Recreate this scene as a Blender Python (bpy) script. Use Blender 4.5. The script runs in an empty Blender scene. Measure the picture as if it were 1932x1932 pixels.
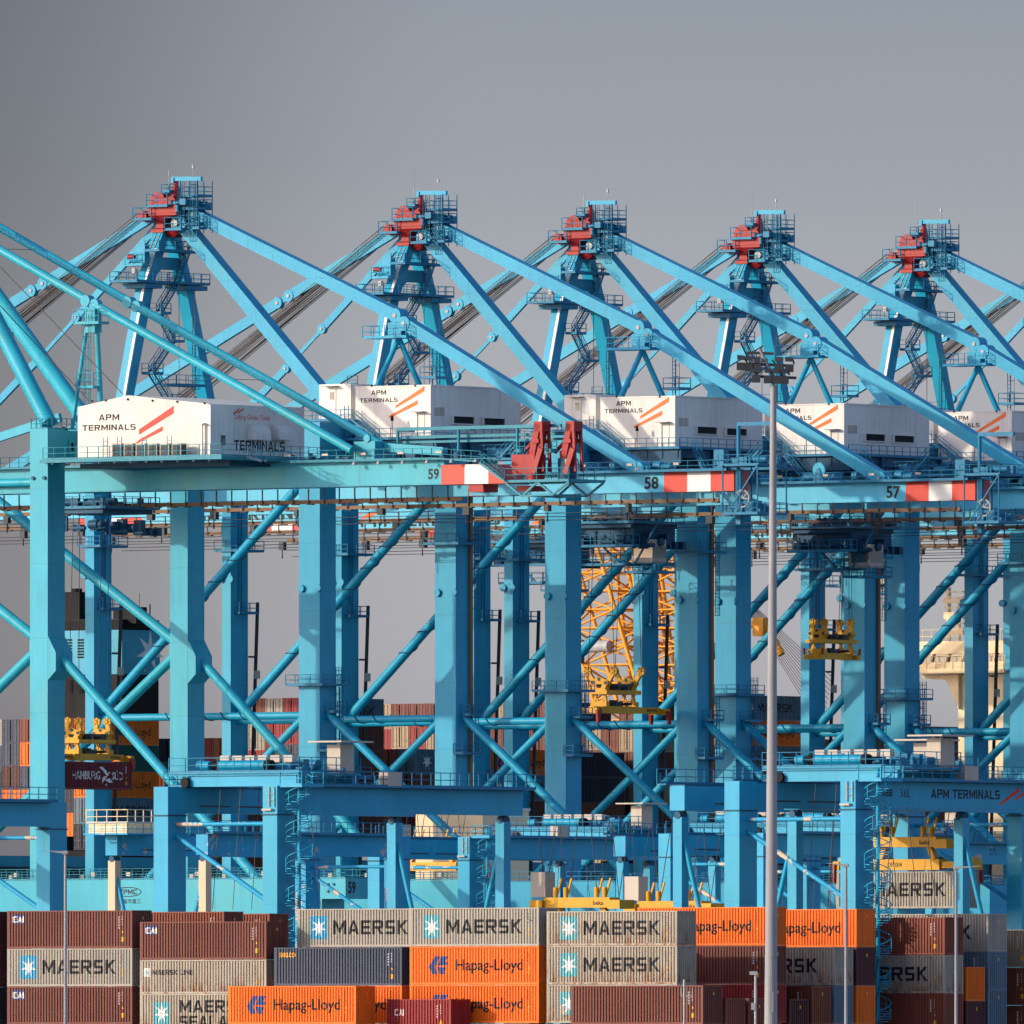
import bpy, bmesh, math, random
from mathutils import Vector, Matrix
R = math.radians
random.seed(7)
# ------------------------------------------------------------------ camera, sky, sun
SC = bpy.context.scene
COL = SC.collection
# survey constants: focal length in 1932-px units, principal column, horizon row, eye height
F, CX, YH, ZC = 37200., 966., 1975., 4.2
cam = bpy.data.cameras.new('camera')
cam.lens = 36 * F / 1932; cam.sensor_width = 36; cam.clip_start = 1; cam.clip_end = 60000
cam.shift_y = (YH - 966) / 1932
cob = bpy.data.objects.new('camera', cam); COL.objects.link(cob)
cob.location = (0, 0, ZC); cob.rotation_euler = (R(90), 0, 0)
SC.camera = cob
ROT = math.atan2(-.6, .8)                       # the quay grid against the view
SUN_EL = R(17)
la, lb = .58, .8146                              # light heading in the quay grid
lx, ly = .8 * la + .6 * lb, -.6 * la + .8 * lb  # the same in world axes
W = bpy.data.worlds.new('World'); SC.world = W; W.use_nodes = True
nt = W.node_tree; bg = nt.nodes['Background']
sky = nt.nodes.new('ShaderNodeTexSky'); sky.sky_type = 'NISHITA'; sky.sun_disc = False
sky.sun_elevation = SUN_EL; sky.sun_rotation = math.atan2(-lx, -ly)
sky.air_density = 1.0; sky.dust_density = 2.5; sky.ozone_density = 2.0; sky.altitude = 0
# haze near the horizon lifts the sky; a painted-in vignette dims it towards the left
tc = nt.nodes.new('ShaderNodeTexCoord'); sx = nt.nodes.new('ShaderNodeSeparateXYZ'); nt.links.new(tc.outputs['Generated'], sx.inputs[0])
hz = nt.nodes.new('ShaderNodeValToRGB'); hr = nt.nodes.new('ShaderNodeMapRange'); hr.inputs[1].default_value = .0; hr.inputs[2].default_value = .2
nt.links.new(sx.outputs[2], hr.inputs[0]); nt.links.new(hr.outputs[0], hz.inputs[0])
el = hz.color_ramp.elements; el[0].position = .09; el[0].color = (1, 1, 1, 1); el[1].position = .7; el[1].color = (.50, .49, .40, 1)  # sky above the view raised as added fill for shaded faces
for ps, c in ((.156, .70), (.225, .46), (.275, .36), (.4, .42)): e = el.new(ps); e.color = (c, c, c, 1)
br = nt.nodes.new('ShaderNodeMapRange'); br.interpolation_type = 'SMOOTHSTEP'; br.inputs[1].default_value = -.034; br.inputs[2].default_value = .0; br.inputs[3].default_value = .5; br.inputs[4].default_value = 1.0
nt.links.new(sx.outputs[0], br.inputs[0])
fy = nt.nodes.new('ShaderNodeMapRange'); fy.inputs[1].default_value = .2; fy.inputs[2].default_value = .95; fy.inputs[3].default_value = 1; fy.inputs[4].default_value = 0; nt.links.new(sx.outputs[1], fy.inputs[0])
mb = nt.nodes.new('ShaderNodeMath'); mb.operation = 'MAXIMUM'; nt.links.new(br.outputs[0], mb.inputs[0]); nt.links.new(fy.outputs[0], mb.inputs[1])
def vm(a, b):
    n = nt.nodes.new('ShaderNodeVectorMath'); n.operation = 'MULTIPLY'; nt.links.new(a, n.inputs[0])
    if isinstance(b, tuple): n.inputs[1].default_value = b
    else: nt.links.new(b, n.inputs[1])
    return n.outputs[0]
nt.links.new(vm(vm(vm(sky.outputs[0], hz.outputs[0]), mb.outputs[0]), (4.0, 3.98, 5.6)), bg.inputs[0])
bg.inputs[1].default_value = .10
sl = bpy.data.lights.new('sun', 'SUN'); sl.energy = 3.1; sl.angle = R(.5); sl.color = (1, .88, .70)
so = bpy.data.objects.new('sun', sl); COL.objects.link(so)
so.rotation_euler = Vector((lx * math.cos(SUN_EL), ly * math.cos(SUN_EL), -math.sin(SUN_EL))).to_track_quat('-Z', 'Y').to_euler()
SC.view_settings.view_transform = 'Standard'; SC.view_settings.look = 'None'
SC.view_settings.exposure = 0; SC.view_settings.gamma = 1

# ------------------------------------------------------------------ grid frames
class Fr:
    """A quay-grid frame: a runs towards the land side (right, nearer), b along the quay (right, farther)."""
    def __init__(s, X, Y): s.X, s.Y = X, Y
    @classmethod
    def at(c, u, Y): return c((u - CX) / F * Y, Y)
    def w(s, a, b): return (s.X + .8 * a + .6 * b, s.Y - .6 * a + .8 * b)
    def off(s, a, b): return Fr(*s.w(a, b))
    def b(s, u, v, b=0.):
        k = (u - CX) / F
        a = (k * (s.Y + .8 * b) - s.X - .6 * b) / (.8 + .6 * k)
        d = s.Y - .6 * a + .8 * b
        return Vector((a, b, ZC + (YH - v) / F * d))
    def a(s, u, v, a=0.):
        k = (u - CX) / F
        b = (k * (s.Y - .6 * a) - s.X - .8 * a) / (.6 - .8 * k)
        d = s.Y - .6 * a + .8 * b
        return Vector((a, b, ZC + (YH - v) / F * d))
def K(x0, y0, s): return lambda x, y: ((x0 + x * s / 1932) / 1.5528, (y0 + y * s / 1932) / 1.5528)

# ------------------------------------------------------------------ materials
def nodes(name):
    m = bpy.data.materials.new(name); m.use_nodes = True
    return m, m.node_tree, m.node_tree.nodes['Principled BSDF']
def N(t, kind, **kw):
    n = t.nodes.new(kind)
    for k, v in kw.items(): setattr(n, k, v)
    return n
def mixc(t, fac, a, b):
    n = N(t, 'ShaderNodeMix', data_type='RGBA')
    for i, x in ((0, fac), (6, a), (7, b)):
        if isinstance(x, bpy.types.NodeSocket): t.links.new(x, n.inputs[i])
        elif i == 0: n.inputs[0].default_value = x
        else: n.inputs[i].default_value = (*x, 1)
    return n.outputs[2]
def noise(t, scale, stretch=(1, 1, 1), detail=4, rough=.6, seed=True):
    tc = N(t, 'ShaderNodeTexCoord'); mp = N(t, 'ShaderNodeMapping'); mp.inputs[3].default_value = stretch
    if seed:
        oi = N(t, 'ShaderNodeObjectInfo'); ml = N(t, 'ShaderNodeMath', operation='MULTIPLY'); ml.inputs[1].default_value = 57.
        t.links.new(oi.outputs['Random'], ml.inputs[0]); t.links.new(ml.outputs[0], mp.inputs[1])
    t.links.new(tc.outputs['Object'], mp.inputs[0])
    n = N(t, 'ShaderNodeTexNoise'); n.inputs['Scale'].default_value = scale; n.inputs['Detail'].default_value = detail; n.inputs['Roughness'].default_value = rough
    t.links.new(mp.outputs[0], n.inputs['Vector'])
    return n.outputs['Fac']
def ramp(t, x, lo, hi):
    n = N(t, 'ShaderNodeMapRange'); n.inputs[1].default_value = lo; n.inputs[2].default_value = hi
    t.links.new(x, n.inputs[0]); return n.outputs[0]
def mul(t, x, y, op='MULTIPLY'):
    n = N(t, 'ShaderNodeMath', operation=op)
    for i, q in enumerate((x, y)):
        if isinstance(q, bpy.types.NodeSocket): t.links.new(q, n.inputs[i])
        else: n.inputs[i].default_value = q
    return n.outputs[0]
def paint(name, c, rough=.45, grime=.25, chips=0, chipcol=(.55, .42, .3), rust=0, spec=.25, bump=0, band=0, lift=0, plates=0, seams=0):
    """Weathered paint: broad tone drift, vertical dirt streaks, optional bare chips and rust."""
    m, t, p = nodes(name)
    dark = tuple(x * .55 for x in c); pale = tuple(min(1, x * 1.18 + .015 + lift) for x in c)
    col = mixc(t, ramp(t, noise(t, .13), .35, .7), c, pale)
    col = mixc(t, mul(t, ramp(t, noise(t, 1.1, (1.3, 1.3, .16)), .48, .75), grime), col, dark)
    col = mixc(t, mul(t, ramp(t, noise(t, 5, (1, 1, 1), 3), .55, .8), grime * .5), col, dark)
    if plates or seams:
        tc = N(t, 'ShaderNodeTexCoord'); sp = N(t, 'ShaderNodeSeparateXYZ'); t.links.new(tc.outputs['Object'], sp.inputs[0])
        if plates:   # plate courses of slightly different age, a weld line between them
            q = mul(t, mul(t, sp.outputs[2], 1 / plates), mul(t, mul(t, sp.outputs[0], .5 / plates), .0), 'ADD')
            wn = N(t, 'ShaderNodeTexWhiteNoise', noise_dimensions='1D'); oi = N(t, 'ShaderNodeObjectInfo')
            t.links.new(mul(t, mul(t, q, 1, 'FLOOR'), mul(t, oi.outputs['Random'], 40.), 'ADD'), wn.inputs['W'])
            col = mixc(t, mul(t, wn.outputs['Value'], .3), col, (c[0] * 2 + .012, c[1] * 1.05, c[2] * .78))
            fr_ = mul(t, q, 1, 'FRACT')
            ln = N(t, 'ShaderNodeMath', operation='LESS_THAN'); t.links.new(fr_, ln.inputs[0]); ln.inputs[1].default_value = .013
            col = mixc(t, mul(t, ln.outputs[0], .35), col, dark)
            pt = ramp(t, noise(t, .21, (1, 1, .55), 2), .60, .615)
            col = mixc(t, mul(t, pt, .3), col, (c[0] * 3 + .02, c[1] * 1.08, c[2] * .8))
            st = mul(t, ramp(t, noise(t, 1.6, (1.6, 1.6, .07), 3), .62, .78), .5)
            col = mixc(t, st, col, (.05, .11, .11))
        else:        # wall sheets
            q = mul(t, mul(t, mul(t, sp.outputs[0], sp.outputs[1], 'ADD'), 1 / seams), 1, 'FRACT')
            ln = N(t, 'ShaderNodeMath', operation='LESS_THAN'); t.links.new(q, ln.inputs[0]); ln.inputs[1].default_value = .05
            col = mixc(t, mul(t, ln.outputs[0], .2), col, dark)
            st = mul(t, ramp(t, noise(t, 1.3, (1.6, 1.6, .08), 4), .55, .75), .35)
            col = mixc(t, st, col, (.34, .31, .27))
    if rust:
        k = ramp(t, noise(t, 2.2, (1.2, 1.2, .35), 6, .7), .62 - .16 * rust, .72 - .1 * rust)
        tc = N(t, 'ShaderNodeTexCoord'); sp = N(t, 'ShaderNodeSeparateXYZ'); t.links.new(tc.outputs['Object'], sp.inputs[0])
        low = N(t, 'ShaderNodeMapRange'); low.inputs[1].default_value = 1.7; low.inputs[2].default_value = .1; low.inputs[3].default_value = .12
        t.links.new(sp.outputs[2], low.inputs[0])
        col = mixc(t, mul(t, k, low.outputs[0]), col, (.22, .09, .03))
        col = mixc(t, mul(t, ramp(t, noise(t, 9, (1, 1, .5), 5), .62, .7), .7 * rust), col, (.12, .045, .02))
    if chips:
        col = mixc(t, ramp(t, noise(t, .55, (1, 1, .8), 6, .65), .66 - chips, .665 - chips), col, chipcol)
    t.links.new(col, p.inputs['Base Color'])
    p.inputs['Roughness'].default_value = rough; p.inputs['Specular IOR Level'].default_value = spec
    if band:
        tc = N(t, 'ShaderNodeTexCoord'); wv = N(t, 'ShaderNodeTexWave', wave_type='BANDS', bands_direction='X'); wv.inputs['Scale'].default_value = band
        mp = N(t, 'ShaderNodeMapping'); mp.inputs[2].default_value = (0, 0, R(30)); t.links.new(tc.outputs['Object'], mp.inputs[0])
        t.links.new(mp.outputs[0], wv.inputs[0])
        bp = N(t, 'ShaderNodeBump'); bp.inputs['Strength'].default_value = .5; bp.inputs['Distance'].default_value = .05
        t.links.new(wv.outputs['Fac'], bp.inputs['Height']); t.links.new(bp.outputs[0], p.inputs['Normal'])
    elif bump:
        bp = N(t, 'ShaderNodeBump'); bp.inputs['Strength'].default_value = bump; bp.inputs['Distance'].default_value = .03
        t.links.new(noise(t, 1.2), bp.inputs['Height']); t.links.new(bp.outputs[0], p.inputs['Normal'])
    return m
M = {}
M['blue'] = paint('crane_blue_paint', (.006, .30, .49), .42, .3, bump=.25, plates=7.3)
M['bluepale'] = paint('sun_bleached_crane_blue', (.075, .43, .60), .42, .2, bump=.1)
M['tealdeck'] = paint('walkway_teal_steel', (.02, .21, .28), .5, .35)
M['deck'] = paint('walkway_blue_steel', (.01, .17, .30), .5, .35)  # darker copy of the crane blue, with the rails' shade in the colour
M['teal'] = paint('crane_teal_paint', (.016, .335, .465), .42, .3, bump=.25, plates=7.9)
M['yard'] = paint('yard_crane_blue_paint', (.006, .31, .51), .42, .3, bump=.2, plates=5.1)
M['yardworn'] = paint('worn_yard_crane_paint', (.010, .29, .50), .5, .3, chips=.05, chipcol=(.5, .40, .36))
M['bareleg'] = paint('leg_with_bare_primer', (.03, .30, .48), .5, .3, chips=.26, chipcol=(.66, .47, .32))
M['peel'] = paint('peeling_blue_paint', (.010, .29, .50), .5, .3, chips=.09, chipcol=(.62, .47, .33))
M['dkblue'] = paint('dark_blue_steel', (.006, .065, .13), .55, .4)
M['red'] = paint('signal_red_paint', (.30, .011, .011), .45, .4)
M['bandred'] = paint('warning_red_paint', (.60, .055, .035), .45, .2)
M['bandwhite'] = paint('warning_white_paint', (.80, .76, .70), .5, .2)
M['white'] = paint('white_panel_paint', (.69, .655, .60), .5, .22, seams=1.15)
M['ribbed'] = paint('white_ribbed_cladding', (.66, .62, .56), .5, .25, band=1.3)
M['cream'] = paint('cream_paint', (.80, .64, .40), .5, .2)
M['riser'] = paint('dark_cable_riser', (.045, .038, .04), .6, .3)
M['black'] = paint('black_paint', (.008, .008, .009), .6, .3, spec=.1)
M['ink'] = paint('black_lettering', (.012, .013, .018), .6, .1)
M['orange'] = paint('orange_stripe_paint', (.80, .155, .03), .5, .1, chips=.02, chipcol=(.75, .7, .62))
M['stripe'] = paint('red_stripe_paint', (.72, .045, .03), .5, .1)
M['bar'] = paint('locking_bar_steel', (.16, .13, .11), .5, .3)
M['steel'] = paint('dark_machinery_steel', (.04, .046, .052), .5, .5)
M['rope'] = paint('wire_rope', (.09, .08, .08), .6, .3)
M['railwood'] = paint('brown_festoon_beam', (.20, .115, .06), .65, .4)
M['yellow'] = paint('spreader_yellow_paint', (.60, .30, .006), .42, .45)
M['lattice'] = paint('lattice_boom_yellow', (.72, .30, .02), .45, .25)
M['grey'] = paint('galvanised_steel', (.36, .36, .36), .5, .35)
M['mast'] = paint('mast_grey_steel', (.27, .275, .285), .55, .3)
M['box'] = paint('pale_switch_cabinet', (.44, .385, .32), .5, .25)
M['hull'] = paint('shade_dark_hull', (.018, .02, .03), .5, .3)  # light blue hull coloured dark, the gloom below the stacks painted in
M['shipblue'] = paint('ship_pale_blue', (.045, .30, .42), .5, .25)
M['logowhite'] = paint('white_lettering', (.78, .76, .72), .55, .15)
M['logoblue'] = paint('logo_sky_blue', (.035, .33, .52), .5, .15)
M['logonavy'] = paint('logo_navy_blue', (.025, .07, .22), .5, .15)
M['logoyellow'] = paint('label_yellow', (.80, .36, .01), .5, .1)
def glass():
    m, t, p = nodes('tinted_glass'); p.inputs['Base Color'].default_value = (.07, .12, .125, 1); p.inputs['Roughness'].default_value = .08; return m
M['glass'] = glass()
def lampmat():
    m, t, p = nodes('lit_lamp'); p.inputs['Emission Color'].default_value = (1, .9, .7, 1); p.inputs['Emission Strength'].default_value = 3; return m
M['lamp'] = lampmat()
CC = {  # container paints: base colour, rust
    'maroon': ((.185, .05, .034), 0), 'brick': ((.27, .065, .035), 0), 'grey': ((.42, .385, .32), 0), 'greyrust': ((.45, .395, .31), 1),
    'orange': ((.98, .185, .004), 0), 'navy': ((.055, .075, .12), 0), 'crimson': ((.34, .028, .03), 0), 'brown': ((.23, .06, .025), 0),
    'green': ((.02, .10, .075), 0), 'black': ((.022, .022, .04), 0), 'paleblue': ((.13, .20, .26), .5), 'tan': ((.42, .31, .20), 0),
    'dkmaroon': ((.10, .02, .022), 0), 'wine': ((.20, .02, .03), 0)}
for k, (c, r) in CC.items(): M['c_' + k] = paint('container_' + k, tuple(x * .8 for x in c), .55, .5, rust=r, bump=.35)

# ------------------------------------------------------------------ mesh builder
class MB:
    def __init__(s): s.v, s.f, s.sm = [], [], []
    def add(s, vs, fs, sm=False):
        o = len(s.v); s.v += [tuple(x) for x in vs]; s.f += [tuple(i + o for i in f) for f in fs]; s.sm += [sm] * len(fs)
    def box(s, x0, x1, y0, y1, z0, z1):
        s.add([(x0, y0, z0), (x1, y0, z0), (x1, y1, z0), (x0, y1, z0), (x0, y0, z1), (x1, y0, z1), (x1, y1, z1), (x0, y1, z1)],
              [(0, 3, 2, 1), (4, 5, 6, 7), (0, 1, 5, 4), (1, 2, 6, 5), (2, 3, 7, 6), (3, 0, 4, 7)]); return s
    def hexa(s, bot, top):
        s.add(list(bot) + list(top), [(0, 3, 2, 1), (4, 5, 6, 7), (0, 1, 5, 4), (1, 2, 6, 5), (2, 3, 7, 6), (3, 0, 4, 7)]); return s
    def beam(s, p, q, w, h=None, side=(0, 1, 0)):
        """A box from p to q; w across SIDE, h across the third axis."""
        p, q = Vector(p), Vector(q); h = h or w; d = (q - p).normalized(); sd = Vector(side)
        sd = (sd - d * sd.dot(d))
        if sd.length < 1e-4: sd = Vector((1, 0, 0)) - d * d.x
        sd.normalize(); up = d.cross(sd); r = []
        for o in (p, q): r += [o - sd * w / 2 - up * h / 2, o + sd * w / 2 - up * h / 2, o + sd * w / 2 + up * h / 2, o - sd * w / 2 + up * h / 2]
        s.add(r, [(3, 2, 1, 0), (4, 5, 6, 7), (0, 1, 5, 4), (1, 2, 6, 5), (2, 3, 7, 6), (3, 0, 4, 7)]); return s
    def tube(s, p, q, r, n=5, r2=None, sm=True):
        p, q = Vector(p), Vector(q); d = (q - p)
        if d.length < 1e-6: return s
        d.normalize(); r2 = r if r2 is None else r2
        x = d.orthogonal().normalized(); y = d.cross(x); vs = []
        for i in range(n):
            t = 2 * math.pi * i / n; e = x * math.cos(t) + y * math.sin(t); vs += [p + e * r, q + e * r2]
        s.add(vs, [(2 * i, 2 * ((i + 1) % n), 2 * ((i + 1) % n) + 1, 2 * i + 1) for i in range(n)], sm)
        s.add([vs[2 * i] for i in range(n)], [tuple(range(n - 1, -1, -1))]); s.add([vs[2 * i + 1] for i in range(n)], [tuple(range(n))]); return s
    def path(s, pts, r, n=5):
        for p, q in zip(pts, pts[1:]): s.tube(p, q, r, n)
        return s
    def prism(s, pts, n):
        """Extrude the 3-D polygon pts by the vector n."""
        n = Vector(n); k = len(pts); vs = [Vector(p) for p in pts] + [Vector(p) + n for p in pts]
        s.add(vs, [tuple(range(k - 1, -1, -1)), tuple(range(k, 2 * k))] + [(i, (i + 1) % k, (i + 1) % k + k, i + k) for i in range(k)]); return s
    def rail(s, pts, h=1.1, step=1.5, t=.085, mid=2, toe=True):
        pts = [Vector(p) for p in pts]; U = Vector((0, 0, 1))
        for p, q in zip(pts, pts[1:]):
            L = (q - p).length; n = max(1, round(L / step))
            for i in range(n + 1): s.tube(p + (q - p) * i / n, p + (q - p) * i / n + U * h, t * .55, 4)
            for j in range(mid): s.tube(p + U * h * (j + 1) / mid, q + U * h * (j + 1) / mid, t * .5, 4)
            if toe: s.beam(p + U * .08, q + U * .08, .03, .16, (q - p).cross(U))
        return s
    def ladder(s, p, q, side, w=.55, step=.4, t=.045, cage=0):
        p, q, sd = Vector(p), Vector(q), Vector(side).normalized() * w / 2
        s.tube(p - sd, q - sd, t, 4); s.tube(p + sd, q + sd, t, 4); n = int((q - p).length / step)
        for i in range(1, n): c = p + (q - p) * i / n; s.tube(c - sd, c + sd, t * .7, 3)
        if cage:
            nrm = (q - p).normalized().cross(sd).normalized() * .7 * cage
            for i in range(0, n, 3):
                c = p + (q - p) * i / n; s.path([c - sd, c - sd * 1.3 + nrm * .6, c + nrm, c + sd * 1.3 + nrm * .6, c + sd], .035, 3)
            for e in (-1.3, 0, 1.3): s.tube(p + sd * e + nrm * (.6 if e else 1), q + sd * e + nrm * (.6 if e else 1), .032, 3)
        return s
    def stairs(s, p, q, side, w=.8, step=.25):
        p, q, sd = Vector(p), Vector(q), Vector(side).normalized() * w / 2; U = Vector((0, 0, 1)); n = max(2, int(abs(q.z - p.z) / step))
        for e in (-1, 1):
            s.beam(p + sd * e, q + sd * e, .06, .22, side)
            s.tube(p + sd * e + U, q + sd * e + U, .045, 4); s.tube(p + sd * e + U * .5, q + sd * e + U * .5, .04, 4)
            for i in range(0, n + 1, 4): c = p + (q - p) * i / n; s.tube(c + sd * e, c + sd * e + U, .028, 4)
        d = (q - p); d.z = 0; d = d.normalized() * .13
        for i in range(n): c = p + (q - p) * (i + .5) / n; s.beam(c - sd, c + sd, .26, .04, d)
        return s
    def deck(s, x0, x1, y0, y1, z, sides='abcd', h=1.1, hole=None, t=.12):
        """A walkway slab with railings on the named sides (a: +x, b: -x, c: -y, d: +y)."""
        if hole:
            hx0, hx1, hy0, hy1 = hole
            for r in ((x0, hx0, y0, y1), (hx1, x1, y0, y1), (hx0, hx1, y0, hy0), (hx0, hx1, hy1, y1)):
                if r[1] - r[0] > .01 and r[3] - r[2] > .01: s.box(*r, z - t, z)
        else: s.box(x0, x1, y0, y1, z - t, z)
        e = .04
        if 'a' in sides: s.rail([(x1 - e, y0, z), (x1 - e, y1, z)], h)
        if 'b' in sides: s.rail([(x0 + e, y0, z), (x0 + e, y1, z)], h)
        if 'c' in sides: s.rail([(x0, y0 + e, z), (x1, y0 + e, z)], h)
        if 'd' in sides: s.rail([(x0, y1 - e, z), (x1, y1 - e, z)], h)
        return s
    def helix(s, p, q, R0, r, turns, n=14, ph=0):
        p, q = Vector(p), Vector(q); d = (q - p).normalized(); x = d.orthogonal().normalized(); y = d.cross(x); k = int(turns * n); pts = []
        for i in range(k + 1): t = 2 * math.pi * i / n + ph; pts.append(p + (q - p) * i / k + (x * math.cos(t) + y * math.sin(t)) * R0)
        return s.path(pts, r, 4)
    def disc(s, c, nrm, r, th, n=16):
        c, nrm = Vector(c), Vector(nrm).normalized() * th / 2; return s.tube(c - nrm, c + nrm, r, n, sm=False)
    def mesh(s, name):
        me = bpy.data.meshes.new(name); me.from_pydata(s.v, [], s.f); me.polygons.foreach_set('use_smooth', s.sm); me.update(); return me
    def build(s, name, mat, parent=None, label=None):
        me = s.mesh(name); me.materials.append(M[mat] if isinstance(mat, str) else mat)
        return link(name, me, parent, label)
def link(name, me, parent=None, label=None):
    o = bpy.data.objects.new(name, me); COL.objects.link(o); o.parent = parent
    if label: o['label'] = label
    return o
def thing(name, label, cat, loc, rz=ROT, group=None):
    o = bpy.data.objects.new(name, None); COL.objects.link(o); o.location = loc; o.rotation_euler = (0, 0, rz)
    o['label'] = label; o['category'] = cat
    if group: o['group'] = group
    return o
def tag(o, label, cat, group=None):
    o['label'] = label; o['category'] = cat
    if group: o['group'] = group
    return o
def struct(name, mb, mat, kind='structure'):
    o = mb.build(name, mat); o['kind'] = kind; return o
def kids(o): return [c for c in COL.objects if c.parent == o]
def copy_tree(o, parent=None, tree=None):
    if tree is None:
        tree = {}
        for c in COL.objects:
            if c.parent: tree.setdefault(c.parent.name, []).append(c)
    c = o.copy(); COL.objects.link(c); c.parent = parent
    for ch in tree.get(o.name, []): copy_tree(ch, c, tree)
    return c
# ------------------------------------------------------------------ lettering
def glyphs(txt, bold=0.):
    cu = bpy.data.curves.new('lettering', 'FONT'); cu.body = txt; cu.size = 1; cu.offset = bold; cu.resolution_u = 3
    o = bpy.data.objects.new('lettering', cu); COL.objects.link(o)
    dg = bpy.context.evaluated_depsgraph_get(); me = bpy.data.meshes.new_from_object(o.evaluated_get(dg))
    bpy.data.objects.remove(o); bpy.data.curves.remove(cu)
    vs = [(v.co.x, v.co.y) for v in me.vertices]; fs = [tuple(p.vertices) for p in me.polygons]; bpy.data.meshes.remove(me)
    return vs, fs
def fit(vs, x0, x1, y0, y1):
    ax, bx = min(v[0] for v in vs), max(v[0] for v in vs); ay, by = min(v[1] for v in vs), max(v[1] for v in vs)
    return [(x0 + (v[0] - ax) / (bx - ax) * (x1 - x0), y0 + (v[1] - ay) / (by - ay) * (y1 - y0)) for v in vs]
def _r(x0, x1, y0, y1): return [(x0, y0), (x1, y0), (x1, y1), (x0, y1)]
ST = _r(0, .22, 0, 1); RS = _r(.64, .86, 0, 1)
_S = [[(0, .81), (.8, .81), (.8, 1), (.1, 1), (0, .9)], _r(0, .22, .58, .81), [(0, .48), (.08, .4), (.84, .4), (.84, .5), (.76, .58), (0, .58)], _r(.62, .84, .19, .4), [(.02, 0), (.74, 0), (.84, .1), (.84, .19), (.02, .19)]]
_C = [[(0, .12), (.12, 0), (.22, 0), (.22, 1), (.12, 1), (0, .88)], _r(.22, .86, .8, 1), _r(.22, .86, 0, .2)]
_P = [ST, _r(.22, .64, .81, 1), [(.64, .39), (.76, .39), (.88, .5), (.88, .9), (.78, 1), (.64, 1)], _r(.22, .64, .39, .58)]
BLOCKS = {
 'A': [[(0, 0), (.23, 0), (.475, .78), (.475, 1), (.36, 1)], [(.95, 0), (.59, 1), (.475, 1), (.475, .78), (.72, 0)], [(.293, .2), (.657, .2), (.601, .38), (.349, .38)]],
 'M': [ST, [(.22, 1), (.22, .62), (.54, .06), (.54, .44)], [(.86, 1), (.54, .44), (.54, .06), (.86, .62)], _r(.86, 1.08, 0, 1)],
 'E': [ST, _r(.22, .8, 0, .19), _r(.22, .76, .405, .595), _r(.22, .8, .81, 1)], 'R': _P + [[(.4, .39), (.64, .39), (.92, 0), (.66, 0)]], 'P': _P, 'S': _S,
 'K': [ST, [(.22, .36), (.42, .52), (.9, 1), (.62, 1), (.22, .62)], [(.34, .456), (.42, .52), (.94, 0), (.66, 0)]], 'L': [ST, _r(.22, .76, 0, .2)],
 'N': [ST, [(.22, 1), (.22, .66), (.66, 0), (.66, .34)], _r(.66, .88, 0, 1)], 'I': [ST], 'T': [_r(0, .84, .8, 1), _r(.31, .53, 0, .8)], 'C': _C, 'G': _C + [_r(.64, .86, .2, .52)],
 'D': [ST, _r(.22, .64, .81, 1), [(.64, 0), (.76, 0), (.88, .12), (.88, .88), (.76, 1), (.64, 1)], _r(.22, .64, 0, .19)],
 'B': [ST, _r(.22, .64, .81, 1), _r(.22, .64, .41, .59), _r(.22, .64, 0, .19), [(.64, 0), (.78, 0), (.88, .1), (.88, .42), (.82, .5), (.64, .5)], [(.64, .5), (.82, .5), (.88, .58), (.88, .9), (.78, 1), (.64, 1)]],
 'O': [[(0, .12), (.12, 0), (.22, 0), (.22, 1), (.12, 1), (0, .88)], _r(.22, .64, .81, 1), _r(.22, .64, 0, .19), [(.64, 0), (.76, 0), (.86, .12), (.86, .88), (.76, 1), (.64, 1)]],
 'U': [ST, RS, _r(.22, .64, 0, .2)], 'H': [ST, RS, _r(.22, .64, .4, .6)], 'Z': [_r(0, .84, .81, 1), [(0, .19), (.3, .19), (.84, .81), (.54, .81)], _r(0, .84, 0, .19)],
 '5': [_r(0, .8, .81, 1), _r(0, .22, .58, .81)] + _S[2:], '7': [_r(0, .8, .81, 1), [(.2, 0), (.45, 0), (.8, .81), (.55, .81)]], '6': None,
 '8': [[(0, .1), (.1, 0), (.22, 0), (.22, 1), (.1, 1), (0, .9)], [(.6, 0), (.72, 0), (.82, .1), (.82, .9), (.72, 1), (.6, 1)], _r(.22, .6, .83, 1), _r(.22, .6, .42, .58), _r(.22, .6, 0, .17)],
 '9': [[(0, .5), (.1, .4), (.22, .4), (.22, 1), (.1, 1), (0, .9)], [(.6, 0), (.72, 0), (.82, .1), (.82, .9), (.72, 1), (.6, 1)], _r(.22, .6, .83, 1), _r(.22, .6, .4, .56), _r(.04, .6, 0, .17)]}
_glyphs = glyphs
def glyphs(txt, bold=0.):
    if txt.isdigit(): return _glyphs(txt, .032)
    if bold < .025 or any(c != ' ' and not BLOCKS.get(c) for c in txt): return _glyphs(txt, min(bold, .02))
    vs, fs, x = [], [], 0
    for c in txt:
        if c == ' ': x += .5; continue
        w = 0
        for p in BLOCKS[c]:
            w = max(w, max(q[0] for q in p)); a = sum(p[i][0] * p[(i + 1) % len(p)][1] - p[(i + 1) % len(p)][0] * p[i][1] for i in range(len(p)))
            fs.append(tuple(range(len(vs), len(vs) + len(p)))); vs += [(x + q[0], q[1]) for q in (p if a > 0 else p[::-1])]
        x += w + .17
    return vs, fs
def text_on(name, txt, mat, parent, axis, at, x0, x1, z0, z1, bold=.02, label=None):
    """Lettering on a wall: axis 'b' faces -b and reads along +a; axis 'a' faces +a and reads along +b."""
    vs, fs = glyphs(txt, bold); vs = fit(vs, x0, x1, z0, z1); m = MB()
    m.add([(x, at, z) if axis == 'b' else (at, x, z) for x, z in vs], fs)
    return m.build(name, mat, parent, label)
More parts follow.
